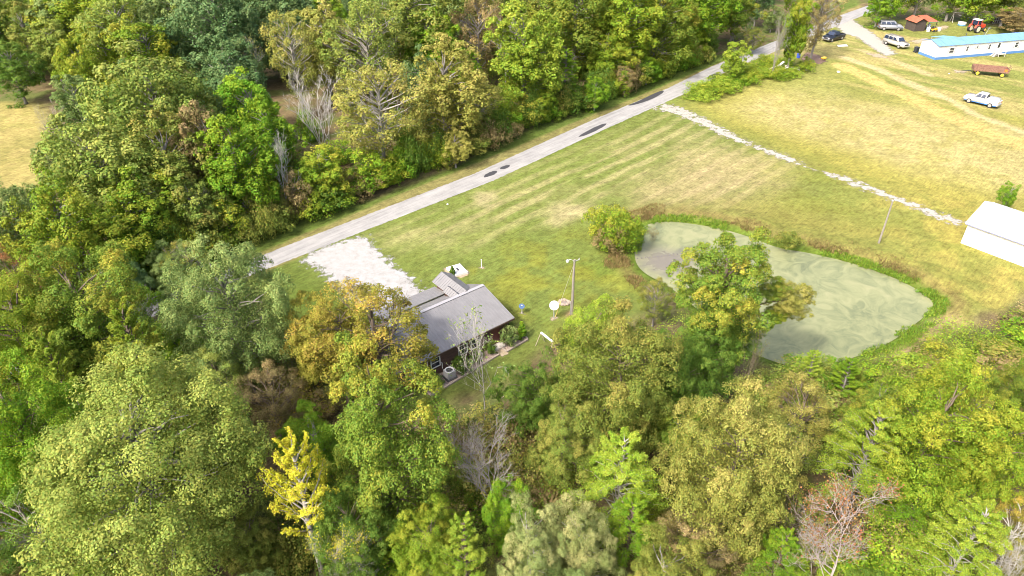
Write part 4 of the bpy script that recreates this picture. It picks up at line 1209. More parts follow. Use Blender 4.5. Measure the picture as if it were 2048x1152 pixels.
roof_panel(mb, (2.2, -6.5, 3.2), (2.2, -4.7, 3.2), (2.73, -4.7, 3.62), (2.73, -6.5, 3.62))
roof_panel(mb, (3.26, -6.5, 3.2), (3.26, -4.7, 3.2), (2.73, -4.7, 3.62), (2.73, -6.5, 3.62))
mb.build('dormer_roof', ROOFM, house)
MB().prism([(2.3, 2.55), (3.15, 2.55), (3.15, 3.22), (2.73, 3.56), (2.3, 3.22)], -6.4, -5.2).build('dormer_wall', TRIM, house)
mb = MB()
roof_panel(mb, (2.78, -8.78, 2.36), (9.6, -8.78, 2.36), (9.6, -6.75, 2.74), (2.78, -6.75, 2.74))
mb.build('porch_roof', ROOFM, house)
for x in (3.1, 5.2, 7.3, 9.3):
    MB().box((x, -8.55, 1.14), (.13, .13, 2.3)).build('porch_post', WOOD, house)
MB().box((6.2, -7.75, .09), (7.0, 1.75, .18)).build('porch_deck', WOOD, house)
for x in (4.16, 5.5, 8.35): window(house, x, -.33, 1.42, .98, 1.1, 1, WHITE, GLASS)
window(house, 10.8, -.33, 1.42, .98, 1.1, 1, WHITE, GLASS)
o = MB().box((1.95, -.32, 1.05), (.95, .05, 2.05)).build('door', M('maroon_door', (.10, .03, .03), .5), house)
MB().box((2.32, -.27, 1.0), (.05, .06, .12)).build('handle', M('brass', (.5, .4, .2), .4, .8), o)
MB().box((1.95, .05, .12), (1.2, .7, .2)).build('door_step', M('pale_concrete', (.50, .47, .43), .9, var=.2), house)
MB().tube([(9.2, -.2, 0), (9.2, -.2, 2.3)], .035, 6).build('downspout', WHITE, house)
MB().tube([(7.75, -.22, .5), (7.75, -.22, 1.1), (7.75, -.3, 1.1)], .04, 6).build('meter_pipe', M('pale_grey', (.55, .55, .55), .6), house)
# bed of pinkish river stone held by timbers
BED = ragged_material('river_stone', [(.32, (.14, .105, .085)), (.5, (.27, .21, .18)), (.68, (.40, .34, .30))], 9, edge=.12, fine=9)
def hp(*pts): return [HW(x, b).to_tuple()[:2] for x, b in pts]
sheet('stone_bed', hp((-.9, -.85), (1.75, -1.0), (1.75, .3), (-.3, .3), (-.9, .2)), .010, BED, grow=.05, step=.12, fade=.05, kind='structure')
sheet('stone_bed', hp((2.5, -.9), (10.2, -1.6), (10.2, .3), (2.5, .3)), .010, BED, grow=.05, step=.12, fade=.05, kind='structure')
sheet('stone_path', hp((1.75, -1.3), (2.5, -1.3), (2.5, .3), (1.75, .3)), .010, DIRT, grow=.15, step=.12, fade=.2, kind='structure')
def timber(x0, b0, x1, b1, lab):
    a, b = HW(x0, b0, .09), HW(x1, b1, .09)
    MB().bar(a, b, .15, .17).build('edging_timber', M('edging_wood', (.27, .23, .195), .85, var=.3, scale=8), bevel=.012, label=lab, category='timber', group='timbers edging the stone beds')
timber(-.9, -.9, 1.75, -1.06, 'long timber edging the stone bed by the cone shrub')
timber(1.75, -1.02, 1.75, -.2, 'short timber across the end of the stone bed by the door')
timber(2.5, -.95, 5.9, -1.26, 'timber edging the stone bed below the windows')
timber(5.95, -1.27, 8.2, -1.47, 'timber edging the stone bed in front of the cooling unit')
timber(8.25, -1.48, 10.2, -1.66, 'timber edging the stone bed at the hidden end of the house')
timber(-.92, -.8, -.92, .1, 'short timber closing the stone bed behind the cone shrub')
# cooling unit
ac = thing('cooling_unit', 'grey square cooling unit with a round fan on a dark pad by the house wall', 'air conditioner', HW(7.6, -.62), HROT)
MB().box((0, 0, .06), (1.0, 1.0, .10)).build('pad', M('dark_pad', (.06, .06, .065), .8), ac)
mb = MB().box((0, 0, .45), (.76, .76, .66))
for k in range(7): mb.box((0, 0, .2 + k * .08), (.785, .785, .022))
mb.build('casing', M('unit_grey', (.33, .33, .34), .6, .2, var=.15), ac)
MB().lathe([(.40, .79), (.40, .83), (.31, .83), (.30, .80)], 20).build('top_ring', M('unit_top', (.60, .60, .61), .5), ac)
mb = MB().lathe([(.29, .795), (.29, .80)], 18)
o = mb.build('fan_well', M('fan_dark', (.03, .035, .06), .5), ac)
mb = MB()
for k in range(6): mb.bar((0, 0, .835), (.36 * math.cos(k * 1.047), .36 * math.sin(k * 1.047), .835), .018, .015)
mb.build('fan_grille', M('unit_grey2', (.30, .30, .32), .5), ac)
# foundation shrubs
def hs(x, B, rad, H, kind, pal, lab, **kw):
    p = HW(x, B)
    return shrub(p.x, p.y, rad, H, kind, pal, lab, **kw)
hs(.9, -.40, .80, 1.9, 'shrubC', 'gray', 'tall grey-green shrub by the house corner', name='shrub')
hs(2.95, -.35, .50, 1.3, 'shrubC', 'dark', 'slim green shrub by the door path of the house')
hs(4.6, -.35, .50, .8, 'shrubB', 'dark', 'low green shrub under the house windows')
hs(6.25, -.45, .78, 1.25, 'shrubA', 'dark', 'round dark green shrub beside the cooling unit')
hs(9.4, -.80, .72, 1.25, 'shrubA', 'dark', 'dark green shrub at the far end of the stone bed, under the orange tree')
hs(.1, 1.2, .6, 1.4, 'shrubA', 'dark', 'dark shrub against the gable end of the house')
hs(-.1, -.2, .35, 1.3, 'brush', 'tan', 'twiggy brown bush between the tall shrub and the cone shrub')
grow_tree('cone', 46, 2.0, .45, .0, 60, (.20, .34), 5200, .09, form='spire', spread=.30, lobes=.05, trunk=.02)
p = HW(-.5, -.42)
shrub(p.x, p.y, .44, 2.0, 'cone', 'bright', 'dense cone-shaped arborvitae at the end of the stone bed', name='arborvitae')

# ---- white metal barn
BA = math.atan2(-.777, .63)
barn = thing('metal_barn', 'white ribbed metal barn at the end of the gravel track', 'barn', (50.3, 68.33, 0), BA)
BW = M('white_sheet_metal', (.62, .62, .62), .4, .0, var=.05, scale=1.5)
BL, BWD, BE, BR = 18.0, 7.3, 2.5, 3.95
mb = MB()
mb.box((BL / 2, .05, BE / 2), (BL, .1, BE)).box((BL / 2, BWD - .05, BE / 2), (BL, .1, BE))
for x in (.05, BL - .05): mb.prism([(.1, 0), (BWD - .1, 0), (BWD - .1, BE), (BWD / 2, BR - .08), (.1, BE)], x - .05, x + .05, 'x')
for k in range(40): mb.box((.2 + k * .45, -.012, BE / 2), (.05, .025, BE - .05))
mb.build('wall', BW, barn)
mb = MB()
roof_panel(mb, (-.25, -.25, BE + .02), (BL + .2, -.25, BE + .02), (BL + .2, BWD / 2, BR), (-.25, BWD / 2, BR), pitch=.45)
roof_panel(mb, (-.25, BWD + .25, BE + .02), (BL + .2, BWD + .25, BE + .02), (BL + .2, BWD / 2, BR), (-.25, BWD / 2, BR), pitch=.45)
mb.build('roof', BW, barn)
MB().box((BL / 2, -.28, BE - .03), (BL + .4, .06, .09)).build('eave_trim', M('slate_blue', (.22, .24, .38), .5), barn)
MB().box((-.06, BWD / 2, 1.2), (.05, 3.0, 2.4)).build('barn_door', M('barn_door_white', (.70, .70, .70), .5, var=.08), barn)

# ---- long mobile home with the blue roof
ma = math.atan2(5.19, 20.59)
mh = thing('mobile_home', 'long white mobile home with a blue metal roof and blue skirting', 'mobile home', (82.47, 138.89, 0), ma)
ML, MW, ME, MR = 23.0, 4.5, 2.65, 3.4
BLUE = M('blue_roof_metal', (.125, .245, .47), .55, .0, var=.12, scale=.8)
SKB = M('blue_skirting', (.08, .19, .42), .55, var=.2)
mb = MB()
mb.box((ML / 2, MW / 2, .48 + (ME - .48) / 2), (ML, MW, ME - .48))
mb.prism([(0, ME), (MW, ME), (MW / 2, MR - .06)], 0.002, .1, 'x').prism([(0, ME), (MW, ME), (MW / 2, MR - .06)], ML - .1, ML - .002, 'x')
for k in range(9): mb.box((ML / 2, -.008, .62 + k * .24), (ML, .02, .015))
mb.build('wall', WHITE, mh)
MB().box((ML / 2, MW / 2, .24), (ML + .05, MW + .05, .47)).build('skirting', SKB, mh)
mb = MB()
roof_panel(mb, (-.15, -.2, ME), (ML + .15, -.2, ME), (ML + .15, MW / 2, MR), (-.15, MW / 2, MR), pitch=.9)
roof_panel(mb, (-.15, MW + .2, ME), (ML + .15, MW + .2, ME), (ML + .15, MW / 2, MR), (-.15, MW / 2, MR), pitch=.9)
rf = mb.build('roof', BLUE, mh)
for x, y in ((8.6, 3.0), (12.8, 2.9)): MB().tube([(x, y, 3.0), (x, y, 3.8)], .07, 8).build('vent_pipe', M('dark_pipe', (.08, .08, .09), .5), rf)
mb = MB().tube([(13.4, 3.2, 3.0), (13.9, 3.2, 4.5)], .035, 6)
for k in range(4): mb.bar((13.5 + k * .2, 2.9, 4.35 + .04 * k), (13.9 + k * .2, 3.6, 4.35 + .04 * k), .03)
mb.build('aerial', M('aerial_grey', (.4, .4, .4), .5, .5), rf)
SHUT = M('grey_shutter', (.40, .41, .47), .6)
for x, w_, h_, z in ((3.3, 1.2, 1.15, 1.65), (6.9, .62, 1.15, 1.68), (9.2, .62, .62, 1.95), (12.1, .62, 1.15, 1.72), (18.6, .9, 1.1, 1.7)):
    window(mh, x, 0, z, w_, h_, -1, WHITE, GLASS, shutters=SHUT)
o = MB().box((14.3, -.03, 1.5), (.85, .05, 1.95)).build('door', M('door_white', (.72, .72, .72), .5), mh)
MB().box((14.3, -.06, 1.85), (.5, .02, .9)).build('door_glass', GLASS, o)
mb = MB()
roof_panel(mb, (4.6, MW + 2.9, 2.35), (7.4, MW + 2.9, 2.35), (7.4, MW - .6, 2.95), (4.6, MW - .6, 2.95), pitch=.9)
mb.build('porch_roof', M('teal_roof', (.16, .36, .48), .5, var=.15), mh)
for x in (4.7, 7.3): MB().box((x, MW + 2.7, 1.15), (.1, .1, 2.3)).build('porch_post', WOOD, mh)
st = thing('wooden_steps', 'small grey wooden steps with rails at the mobile home door', 'steps', Vector((82.47, 138.89, 0)) + Vector((math.cos(ma), math.sin(ma), 0)) * 14.3 + Vector((math.sin(ma), -math.cos(ma), 0)) * .1, ma)
OLDW = M('grey_old_wood', (.45, .43, .40), .85, var=.3, scale=8)
MB().box((0, -.75, .5), (1.6, 1.3, .07)).build('landing', OLDW, st)
for k in range(3): MB().box((-1.05 - k * .28, -.75, .38 - k * .14), (.28, 1.1, .05)).build('tread', OLDW, st)
for x, y in ((-.75, -1.35), (.75, -1.35), (.75, -.15), (-.75, -.15)): MB().box((x, y, .55 if y > -1 else .75), (.09, .09, 1.1 if y > -1 else 1.5)).build('post', OLDW, st)
MB().bar((-.75, -1.35, 1.45), (.75, -1.35, 1.45), .08, .06).bar((.75, -1.35, 1.45), (.75, -.15, 1.1), .08, .06).bar((-.75, -1.35, 1.4), (-1.7, -1.35, .7), .08, .06).build('rail', OLDW, st)
bn = thing('rubbish_bin', 'dark wheeled rubbish bin at the end of the mobile home', 'bin', (81.3, 144.2, 0), .3)
BIN = M('bin_dark', (.03, .035, .045), .5)
MB().prism([(-.28, .1), (.28, .1), (.36, 1.0), (-.36, 1.0)], -.34, .34).build('body', BIN, bn, bevel=.02)
MB().box((0, 0, 1.04), (.8, .78, .07)).build('lid', BIN, bn, bevel=.02)
for y in (-.3, .3): MB().lathe([(.12, -.04), (.12, .04)], 10, (-.3, y, .12), Matrix.Rotation(R(90), 4, 'X')).build('wheel', BIN, bn)

# ---- the dark shed with the red roof
SH = M('old_dark_boards', (.070, .055, .048), .9, var=.5, scale=6, bmp=.4, stretch=(3, 3, .5))
RED = M('red_metal_roof', (.34, .105, .062), .6, .0, var=.25, scale=1.2)
sh = thing('board_shed', 'small dark board shed with a red metal roof and open lean-to', 'shed', (88.6, 160.4, 0), R(14))
for k in range(8): MB().box((1.3, -.02 + .01 * (k % 2), .14 + k * .25), (2.7, .06, .235)).build('plank', SH, sh)
mb = MB().box((1.3, 2.9, 1.0), (2.7, .08, 2.0)).box((0, 1.45, 1.0), (.08, 2.9, 2.0)).box((2.6, 1.45, 1.0), (.08, 2.9, 2.0))
mb.prism([(-.05, 2.0), (2.65, 2.0), (1.3, 2.62)], .03, .09).build('wall', SH, sh)
mb = MB()
roof_panel(mb, (-.35, -.35, 1.95), (-.35, 3.2, 1.95), (1.3, 3.2, 2.75), (1.3, -.35, 2.75), pitch=.5)
roof_panel(mb, (2.75, -.35, 2.05), (2.75, 3.2, 2.05), (1.3, 3.2, 2.75), (1.3, -.35, 2.75), pitch=.5)
mb.build('roof', RED, sh)
mb = MB()
roof_panel(mb, (2.7, -.6, 1.95), (5.2, -.6, 1.95), (5.0, 3.2, 2.55), (2.7, 3.2, 2.55), pitch=.5)
mb.build('lean_to_roof', RED, sh)
for x, y in ((5.0, -.4), (5.0, 3.0), (3.0, -.4)): MB().box((x, y, 1.0), (.11, .11, 2.0)).build('lean_to_post', SH, sh)
MB().box((3.9, 3.05, 1.0), (2.3, .06, 2.0)).build('back_wall', SH, sh)
MB().box((4.0, -.62, 1.93), (2.6, .05, .1)).build('fascia', M('teal_trim', (.03, .22, .18), .6), sh)
def crate(name, lab, x, y, d, mat, rz=.3):
    t = thing(name, lab, 'container', (x, y, 0), rz)
    MB().prism([(-d[0] * .42, .01), (d[0] * .42, .01), (d[0] * .5, d[2]), (-d[0] * .5, d[2])], -d[1] / 2, d[1] / 2).build('body', mat, t, bevel=.03)
    MB().box((0, 0, d[2] + .03), (d[0] * 1.06, d[1] * 1.06, .06)).build('lid', mat, t, bevel=.02)
crate('plastic_drum', 'white plastic drum by the corner of the dark shed', 91.6, 160.2, (.5, .5, .95), WHITE)
crate('plastic_tub', 'white tub at the open end of the lean-to', 94.2, 160.7, (.55, .5, .75), WHITE)
crate('storage_box', 'blue-white box under the lean-to roof', 92.2, 161.6, (.5, .5, 1.3), M('pale_blue_plastic', (.45, .55, .75), .5))
mw = thing('lawn_mower', 'orange riding mower parked under the lean-to', 'mower', (93.0, 160.5, 0), .4)
OR = M('orange_paint', (.75, .33, .03), .4)
MB().prism([(-.6, .3), (.65, .3), (.7, .65), (.1, .75), (0, .55), (-.5, .55)], -.35, .35).build('body', OR, mw, bevel=.04)
MB().box((-.3, 0, .8), (.4, .45, .1)).box((-.5, 0, 1.0), (.1, .45, .4)).build('seat', BIN, mw, bevel=.03)
for x, y, r_ in ((-.45, .38, .24), (-.45, -.38, .24), (.5, .36, .17), (.5, -.36, .17)): MB().lathe([(r_, -.08), (r_, .08)], 12, (x, y, r_), Matrix.Rotation(R(90), 4, 'X')).build('wheel', BIN, mw)

# ================================================================== VEHICLES
TYRE = M('tyre_rubber', (.025, .025, .027), .85)
RIM = M('wheel_metal', (.50, .50, .52), .35, .6)
CARGLASS = M('car_glass', (.02, .03, .06), .06, spec=.9, var=.3)
CHROME = M('chrome', (.55, .55, .56), .25, .9)
def wheel(parent, x, y, r_=.36, w_=.25, rim=None, rimr=.62, rad=None):
    rot = Matrix.Rotation(R(90), 4, 'X')
    o = link('wheel', None, parent, (x, y, r_))
    MB().lathe([(r_ * .6, -w_ / 2), (r_ * .93, -w_ / 2), (r_, -w_ * .32), (r_, w_ * .32), (r_ * .93, w_ / 2), (r_ * .6, w_ / 2)], 20, mat=rot).build('tyre', TYRE, o, smooth=False)
    MB().lathe([(r_ * rimr, -w_ / 2 - .012), (r_ * .2, -w_ / 2 - .03), (r_ * .2, w_ / 2 + .03), (r_ * rimr, w_ / 2 + .012)], 14, mat=rot).build('rim', rim or RIM, o)
def bilerp(q, u, v): return q[0].lerp(q[1], u).lerp(q[3].lerp(q[2], u), v)
def panel(parent, name, q, u0, u1, v0, v1, mat, off=.012):
    q = [Vector(p) for p in q]
    n = (q[1] - q[0]).cross(q[3] - q[0]).normalized()
    c = sum(q, Vector()) / 4
    if n.dot(c - Vector((c.x * .6, 0, .9))) < 0: n = -n
    p = [bilerp(q, u, v) for u, v in ((u0, v0), (u1, v0), (u1, v1), (u0, v1))]
    MB().add([a + n * off for a in p] + [a - n * .01 for a in p], [(0, 1, 2, 3), (7, 6, 5, 4), (0, 4, 5, 1), (1, 5, 6, 2), (2, 6, 7, 3), (3, 7, 4, 0)]).build(name, mat, parent)
def car_paint(name, col, metal=.4):
    m, nt, b = newmat(name)
    f = tex(nt, 3, 4)
    nt.links.new(ramp(nt, f, [(.3, tuple(c * .85 for c in col)), (.7, col)]), b.inputs['Base Color'])
    b.inputs['Roughness'].default_value = .3; b.inputs['Metallic'].default_value = metal
    b.inputs['Coat Weight'].default_value = .6; b.inputs['Coat Roughness'].default_value = .08
    return m
def vehicle(name, label, loc, heading, kind, paint, lower=None, L=5.0, W=1.98, arches=None):
    t = thing(name, label, 'truck' if 'pickup' in name else 'car', loc, heading)
    h = L / 2
    belt, roofz = (1.20, 1.94) if kind == 'suv' else (1.20, 1.90)
    if kind == 'suv': body = [(-h, .42), (h - .05, .40), (h, .62), (h - .03, .86), (h - .2, 1.08), (h - 1.2, 1.19), (-h + .1, belt), (-h, 1.0)]
    else: body = [(-.72, .40), (h - .05, .40), (h, .62), (h - .02, .98), (h - .15, 1.10), (h - 1.3, 1.2), (-.72, belt)]
    MB().prism(body, -W / 2, W / 2).build('body', paint, t, bevel=.07, seg=2, smooth=True)
    x0, x1 = (-h + .08, h - 1.18) if kind == 'suv' else (-.70, h - 1.28)
    X0, X1 = (-h + .22, h - 1.85) if kind == 'suv' else (-.60, h - 1.95)
    yb, yt = W / 2 - .05, W / 2 - .24
    lo, up = belt - .04, roofz
    c = [(x0, -yb, lo), (x1, -yb, lo), (x1, yb, lo), (x0, yb, lo), (X0, -yt, up), (X1, -yt, up), (X1, yt, up), (X0, yt, up)]
    MB().add(c, [(0, 3, 2, 1), (4, 5, 6, 7), (0, 1, 5, 4), (1, 2, 6, 5), (2, 3, 7, 6), (3, 0, 4, 7)]).build('cabin', paint, t, bevel=.05, seg=2, smooth=True)
    c = [Vector(p) for p in c]
    panel(t, 'windscreen', (c[1], c[2], c[6], c[5]), .08, .92, .12, .90, CARGLASS, .03)
    panel(t, 'rear_window', (c[0], c[3], c[7], c[4]), .12, .88, .2, .88, CARGLASS, .03)
    spans = ((.05, .30), (.35, .60), (.64, .88)) if kind == 'suv' else ((.08, .42), (.48, .86))
    for q in ((c[0], c[1], c[5], c[4]), (c[3], c[2], c[6], c[7])):
        for u0, u1 in spans: panel(t, 'side_window', q, u0, u1, .18, .86, CARGLASS, .03)
    if kind != 'suv':
        mb = MB()
        for y in (-W / 2 + .06, W / 2 - .06): mb.box(((-h - .74) / 2, y, .84), (h - .74, .10, .66))
        mb.box((-h + .06, 0, .84), (.10, W - .22, .66)).box(((-h - .74) / 2, 0, .60), (h - .78, W - .2, .12))
        mb.build('bed', paint, t, bevel=.02)
        MB().box(((-h - .74) / 2, 0, .67), (h - .95, W - .26, .02)).build('bed_liner', M('bed_liner', (.16, .16, .165), .8), t)
        if kind == 'covered':
            MB().prism([(-h + .08, 1.08), (-.78, 1.08), (-.85, 1.50), (-h + .25, 1.46)], -W / 2 + .1, W / 2 - .1).build('bed_cover', paint, t, bevel=.06, seg=2, smooth=True)
    if lower: MB().box((.0, 0, .44), (L * .93, W + .012, .08)).build('sill_stripe', lower, t)
    MB().box((h + .02, 0, .52), (.16, W * .96, .2)).build('front_bumper', CHROME if kind != 'suv' else paint, t, bevel=.03)
    MB().box((-h - .02, 0, .52), (.14, W * .96, .2)).build('rear_bumper', CHROME if kind != 'suv' else paint, t, bevel=.03)
    MB().box((h - .0, 0, .78), (.05, W * .5, .22)).build('grille', M('grille_dark', (.04, .04, .045), .5), t)
    for y in (-1, 1):
        MB().box((h - .02, y * W * .37, .80), (.07, .34, .17)).build('headlight', M('headlight_glass', (.75, .76, .78), .15), t, bevel=.015)
        MB().box((-h + .02, y * W * .44, .86), (.07, .16, .30)).build('tail_light', M('tail_red', (.35, .02, .02), .3), t, bevel=.015)
        MB().box((x1 - .25, y * (W / 2 + .09), 1.18), (.12, .2, .15)).build('mirror', paint, t, bevel=.02)
        for x in (h - .95, -h + 1.05): wheel(t, x, y * (W / 2 - .10), .40)
    if kind == 'suv':
        for y in (-1, 1): MB().bar((X0 + .2, y * (yt - .08), up + .06), (X1 - .2, y * (yt - .08), up + .06), .04).build('roof_rail', M('rail_dark', (.1, .1, .1), .5), t)
    return t
vehicle('sport_utility_car', 'silver and grey estate-bodied car parked nearest the red-roofed shed', (83.9, 162.0, 0), R(-9), 'suv', car_paint('silver_paint', (.34, .36, .40)), M('grey_stripe', (.15, .13, .14), .5))
vehicle('sport_utility_car', 'pale beige estate-bodied car standing on the gravel lane', (79.2, 148.8, 0), R(-66), 'suv', car_paint('beige_paint', (.52, .50, .44)), None, 5.2)
vehicle('pickup_truck', 'black pickup truck parked under the trees by the lane', (68.1, 153.4, 0), R(-147), 'pickup', car_paint('black_paint', (.012, .014, .022), .2), M('bronze_stripe', (.12, .08, .06), .5), 5.3)
vehicle('pickup_truck', 'old white pickup truck with blue sills in the yard grass', (77.6, 113.7, 0), R(131), 'covered', car_paint('old_white_paint', (.60, .60, .61), 0), M('sill_blue', (.03, .16, .50), .5), 5.2, 1.9)

# ---- red tractor
tr = thing('tractor', 'red farm tractor with a glazed cab and pale wheels behind the mobile home', 'tractor', (102.0, 160.2, 0), R(24))
TR = car_paint('tractor_red', (.62, .07, .035), 0)
HUB = M('hub_pale', (.62, .58, .45), .6)
MB().prism([(.3, .75), (2.3, .75), (2.35, 1.0), (2.2, 1.5), (.3, 1.62)], -.38, .38).build('hood', TR, tr, bevel=.06)
MB().box((.5, 0, .7), (2.6, .4, .45)).build('chassis', M('chassis_dark', (.05, .05, .05), .6), tr)
MB().prism([(-1.0, 1.65), (.25, 1.65), (.15, 2.55), (-.95, 2.55)], -.66, .66).build('cab', CARGLASS, tr, bevel=.03)
mb = MB()
for x, X in ((-1.0, -.95), (.25, .15)):
    for y in (-.67, .67): mb.bar((x, y, 1.0), (X, y, 2.56), .09)
mb.build('cab_frame', TR, tr)
MB().box((-.4, 0, 2.62), (1.45, 1.55, .13)).build('cab_roof', WHITE, tr, bevel=.03)
for y in (-1, 1):
    MB().prism([(-1.55, 1.1), (-1.35, 1.6), (-.6, 1.72), (-.1, 1.4), (-.3, 1.55), (-.7, 1.58), (-1.25, 1.5)], y * .68 - .2, y * .68 + .2).build('fender', TR, tr)
    wheel(tr, -.75, y * .85, .82, .48, HUB, .7)
    wheel(tr, 1.8, y * .72, .48, .32, M('hub_yellow', (.60, .48, .10), .6), .6)
MB().tube([(1.3, .2, 1.5), (1.3, .2, 2.4)], .05, 8).build('exhaust', BIN, tr)

# ---- rusty farm wagon
wg = thing('farm_wagon', 'long rusty brown farm wagon with yellow hubs on the grass', 'wagon', (87.6, 129.4, 0), R(-19.5))
RUST = M('rusty_boards', (.21, .115, .085), .85, var=.45, scale=4, bmp=.3)
for y in (-1, 1):
    for k in range(3): MB().box((0, y * 1.0, .98 + k * .22), (5.7, .05, .205)).build('side_board', RUST, wg)
    for x in (-2.6, -1.3, 0, 1.3, 2.6): MB().box((x, y * 1.045, 1.2), (.09, .05, .75)).build('stake', RUST, wg)
MB().box((0, 0, .85), (5.7, 2.0, .08)).build('floor', RUST, wg)
for x in (-2.83, 2.83): MB().box((x, 0, 1.2), (.05, 1.95, .66)).build('end_board', RUST, wg)
MB().box((2.86, .4, 1.25), (.02, .4, .4)).box((2.3, -1.03, 1.3), (.45, .02, .4)).build('marker', M('orange_marker', (.8, .16, .03), .5), wg)
MB().box((0, 0, .68), (4.6, .16, .16)).box((-2.0, 0, .5), (.12, 1.6, .12)).box((2.0, 0, .5), (.12, 1.6, .12)).build('chassis', BIN, wg)
for x in (-2.0, 2.0):
    for y in (-.82, .82): wheel(wg, x, y, .42, .24, M('hub_bright_yellow', (.75, .55, .04), .5), .68)
MB().bar((-2.9, 0, .55), (-4.6, .1, .25), .1).build('drawbar', BIN, wg)
mb = MB()
for y in (-.6, 0, .6): mb.bar((2.95, y, .9), (3.15, y, 1.9), .05)
mb.bar((3.1, -.7, 1.7), (3.1, .7, 1.7), .05).build('tail_rack', RUST, wg)

# ================================================================== SMALL THINGS ON THE LAWN
# well cover
c4 = [G(892, 535, .25), G(920, 527, .25), G(936, 544, .25), G(911, 550, .25)]
wc = thing('concrete_slab', 'white concrete slab with a dark hatch in the lawn behind the house', 'slab', sum(c4, Vector()) / 4 - Vector((0, 0, .25)))
q = [(p - wc.location) for p in c4]
MB().prism([(p.x, p.y) for p in q], 0, .28, 'z').build('slab', M('white_concrete', (.55, .55, .54), .8, var=.1, scale=3), wc, bevel=.02)
MB().box((0.02, .02, .30), (.22, .5, .04), R(28)).box((.16, -.2, .34), (.1, .18, .08), R(28)).build('hatch', M('dark_iron', (.06, .06, .07), .5), wc)
p = G(963, 535)
st = thing('marker_post', 'thin white marker post beside the concrete slab', 'post', p)
MB().tube([(0, 0, -.1), (0, 0, .95)], .045, 8).build('post', WHITE, st)
MB().lathe([(.06, .95), (.06, 1.0), (.02, 1.03)], 8).build('cap', WHITE, st)
p = G(905, 552)
shrub(p.x, p.y, .32, 1.2, 'cone', 'dark', 'small pointed evergreen peeping over the entry gable roof', name='arborvitae')
# lamp pole with guy wire
POLE = M('old_pole_wood', (.22, .20, .175), .9, var=.3, scale=6, bmp=.4, stretch=(2, 2, .3))
GALV = M('galvanised', (.50, .51, .52), .45, .6, var=.1)
lp = thing('lamp_pole', 'wooden yard lamp pole with a curved lamp arm on the house lawn', 'lamp pole', G(1143, 628))
MB().tube([(0, 0, -.3), (.02, 0, 2), (-.02, .0, 4.2), (0, 0, 6.15)], [.15, .135, .115, .095], 10).build('pole', POLE, lp)
MB().tube([(0, -.05, 5.75), (-.12, -.10, 6.1), (-.35, -.16, 6.28), (-.62, -.2, 6.22)], .03, 8).build('lamp_arm', GALV, lp)
o = MB().lathe([(.04, .12), (.10, .08), (.17, 0), (.16, -.05)], 14, (-.66, -.2, 6.16)).build('lamp_head', GALV, lp)
MB().lathe([(.02, -.22), (.10, -.18), (.15, -.06), (.15, -.05)], 14, (-.66, -.2, 6.16)).build('lamp_glass', M('lamp_lens', (.85, .87, .90), .15), o)
MB().bar((0, 0, 5.95), (.42, .1, 6.1), .06).tube([(.42, .1, 6.05), (.42, .1, 6.25)], .05, 8).build('insulator_bracket', GALV, lp)
MB().tube([(-.15, -.14, .0), (-.15, -.12, 1.6)], .03, 6).build('cable_guard', GALV, lp)
gb = G(1111, 633) - lp.location
mb = MB()
pts = [Vector((0, 0, 5.85)).lerp(gb, t) for t in (0, .25, .5, .75, 1)]
mb.tube(pts, .012, 5).build('guy_wire', GALV, lp)
MB().tube([Vector((0, 0, 5.85)).lerp(gb, t) + Vector((0, 0, .0)) for t in (.70, 1.0)], .045, 6).build('guy_guard', M('yellow_plastic', (.72, .56, .18), .5), lp)
# big dish
ds = thing('satellite_dish', 'large white satellite dish on a post by the yellow guy wire', 'satellite dish', G(1107, 637))
tilt = Matrix.Rotation(R(58), 4, 'X') @ Matrix()
DW = M('dish_white', (.54, .54, .53), .5, var=.05)
MB().lathe([(.0, .0), (.15, .012), (.30, .05), (.44, .11), (.46, .12), (.44, .125), (.3, .075), (.02, .02)], 24, (0, -.12, 1.62), tilt).build('reflector', DW, ds, smooth=True)
MB().tube([(0, 0, -.1), (0, 0, 1.45)], .04, 8).tube([(.12, .1, -.1), (.1, .08, .9)], .025, 6).build('mast', GALV, ds)
MB().tube([(0, -.05, 1.3), (-.2, -.5, 1.62), (-.22, -.55, 1.72)], .018, 6).box((-.22, -.56, 1.74), (.1, .12, .1)).build('feed_arm', GALV, ds)
sd2 = thing('satellite_dish', 'small blue satellite dish near the house gable', 'satellite dish', G(1045, 627))
MB().lathe([(.0, .0), (.15, .015), (.27, .06), (.29, .075), (.27, .08), (.02, .02)], 20, (-.08, -.05, .86), Matrix.Rotation(R(28), 4, 'X')).build('reflector', M('dish_blue', (.05, .10, .20), .45), sd2, smooth=True)
MB().tube([(-.05, 0, -.1), (-.05, 0, .84)], .035, 8).build('mast', WHITE, sd2)
MB().box((-.08, -.07, 1.0), (.12, .1, .06)).build('feed', WHITE, sd2)
# fire ring of stones
STONE = M('field_stone', (.32, .26, .21), .9, var=.35, scale=9, bmp=.4)
fr = thing('fire_ring', 'ring of tan stones round ashes on the lawn beside the lamp pole', 'fire ring', G(1128, 606))
srng = random.Random(4)
for k in range(13):
    a = k * 2 * math.pi / 13
    s_ = srng.uniform(.11, .17)
    bm = MB().lathe([(s_ * .5, 0), (s_, s_ * .5), (s_ * .85, s_ * 1.1), (s_ * .3, s_ * 1.35)], 7, (.52 * math.cos(a), .42 * math.sin(a), 0), Matrix.Rotation(srng.random() * 6, 4, 'Z') @ Matrix.Scale(1.3, 4, (1, 0, 0)))
    bm.build('stone', STONE, fr)
MB().lathe([(.46, .01), (.30, .05), (.05, .07)], 14).build('ashes', M('ashes', (.20, .17, .15), .95), fr)
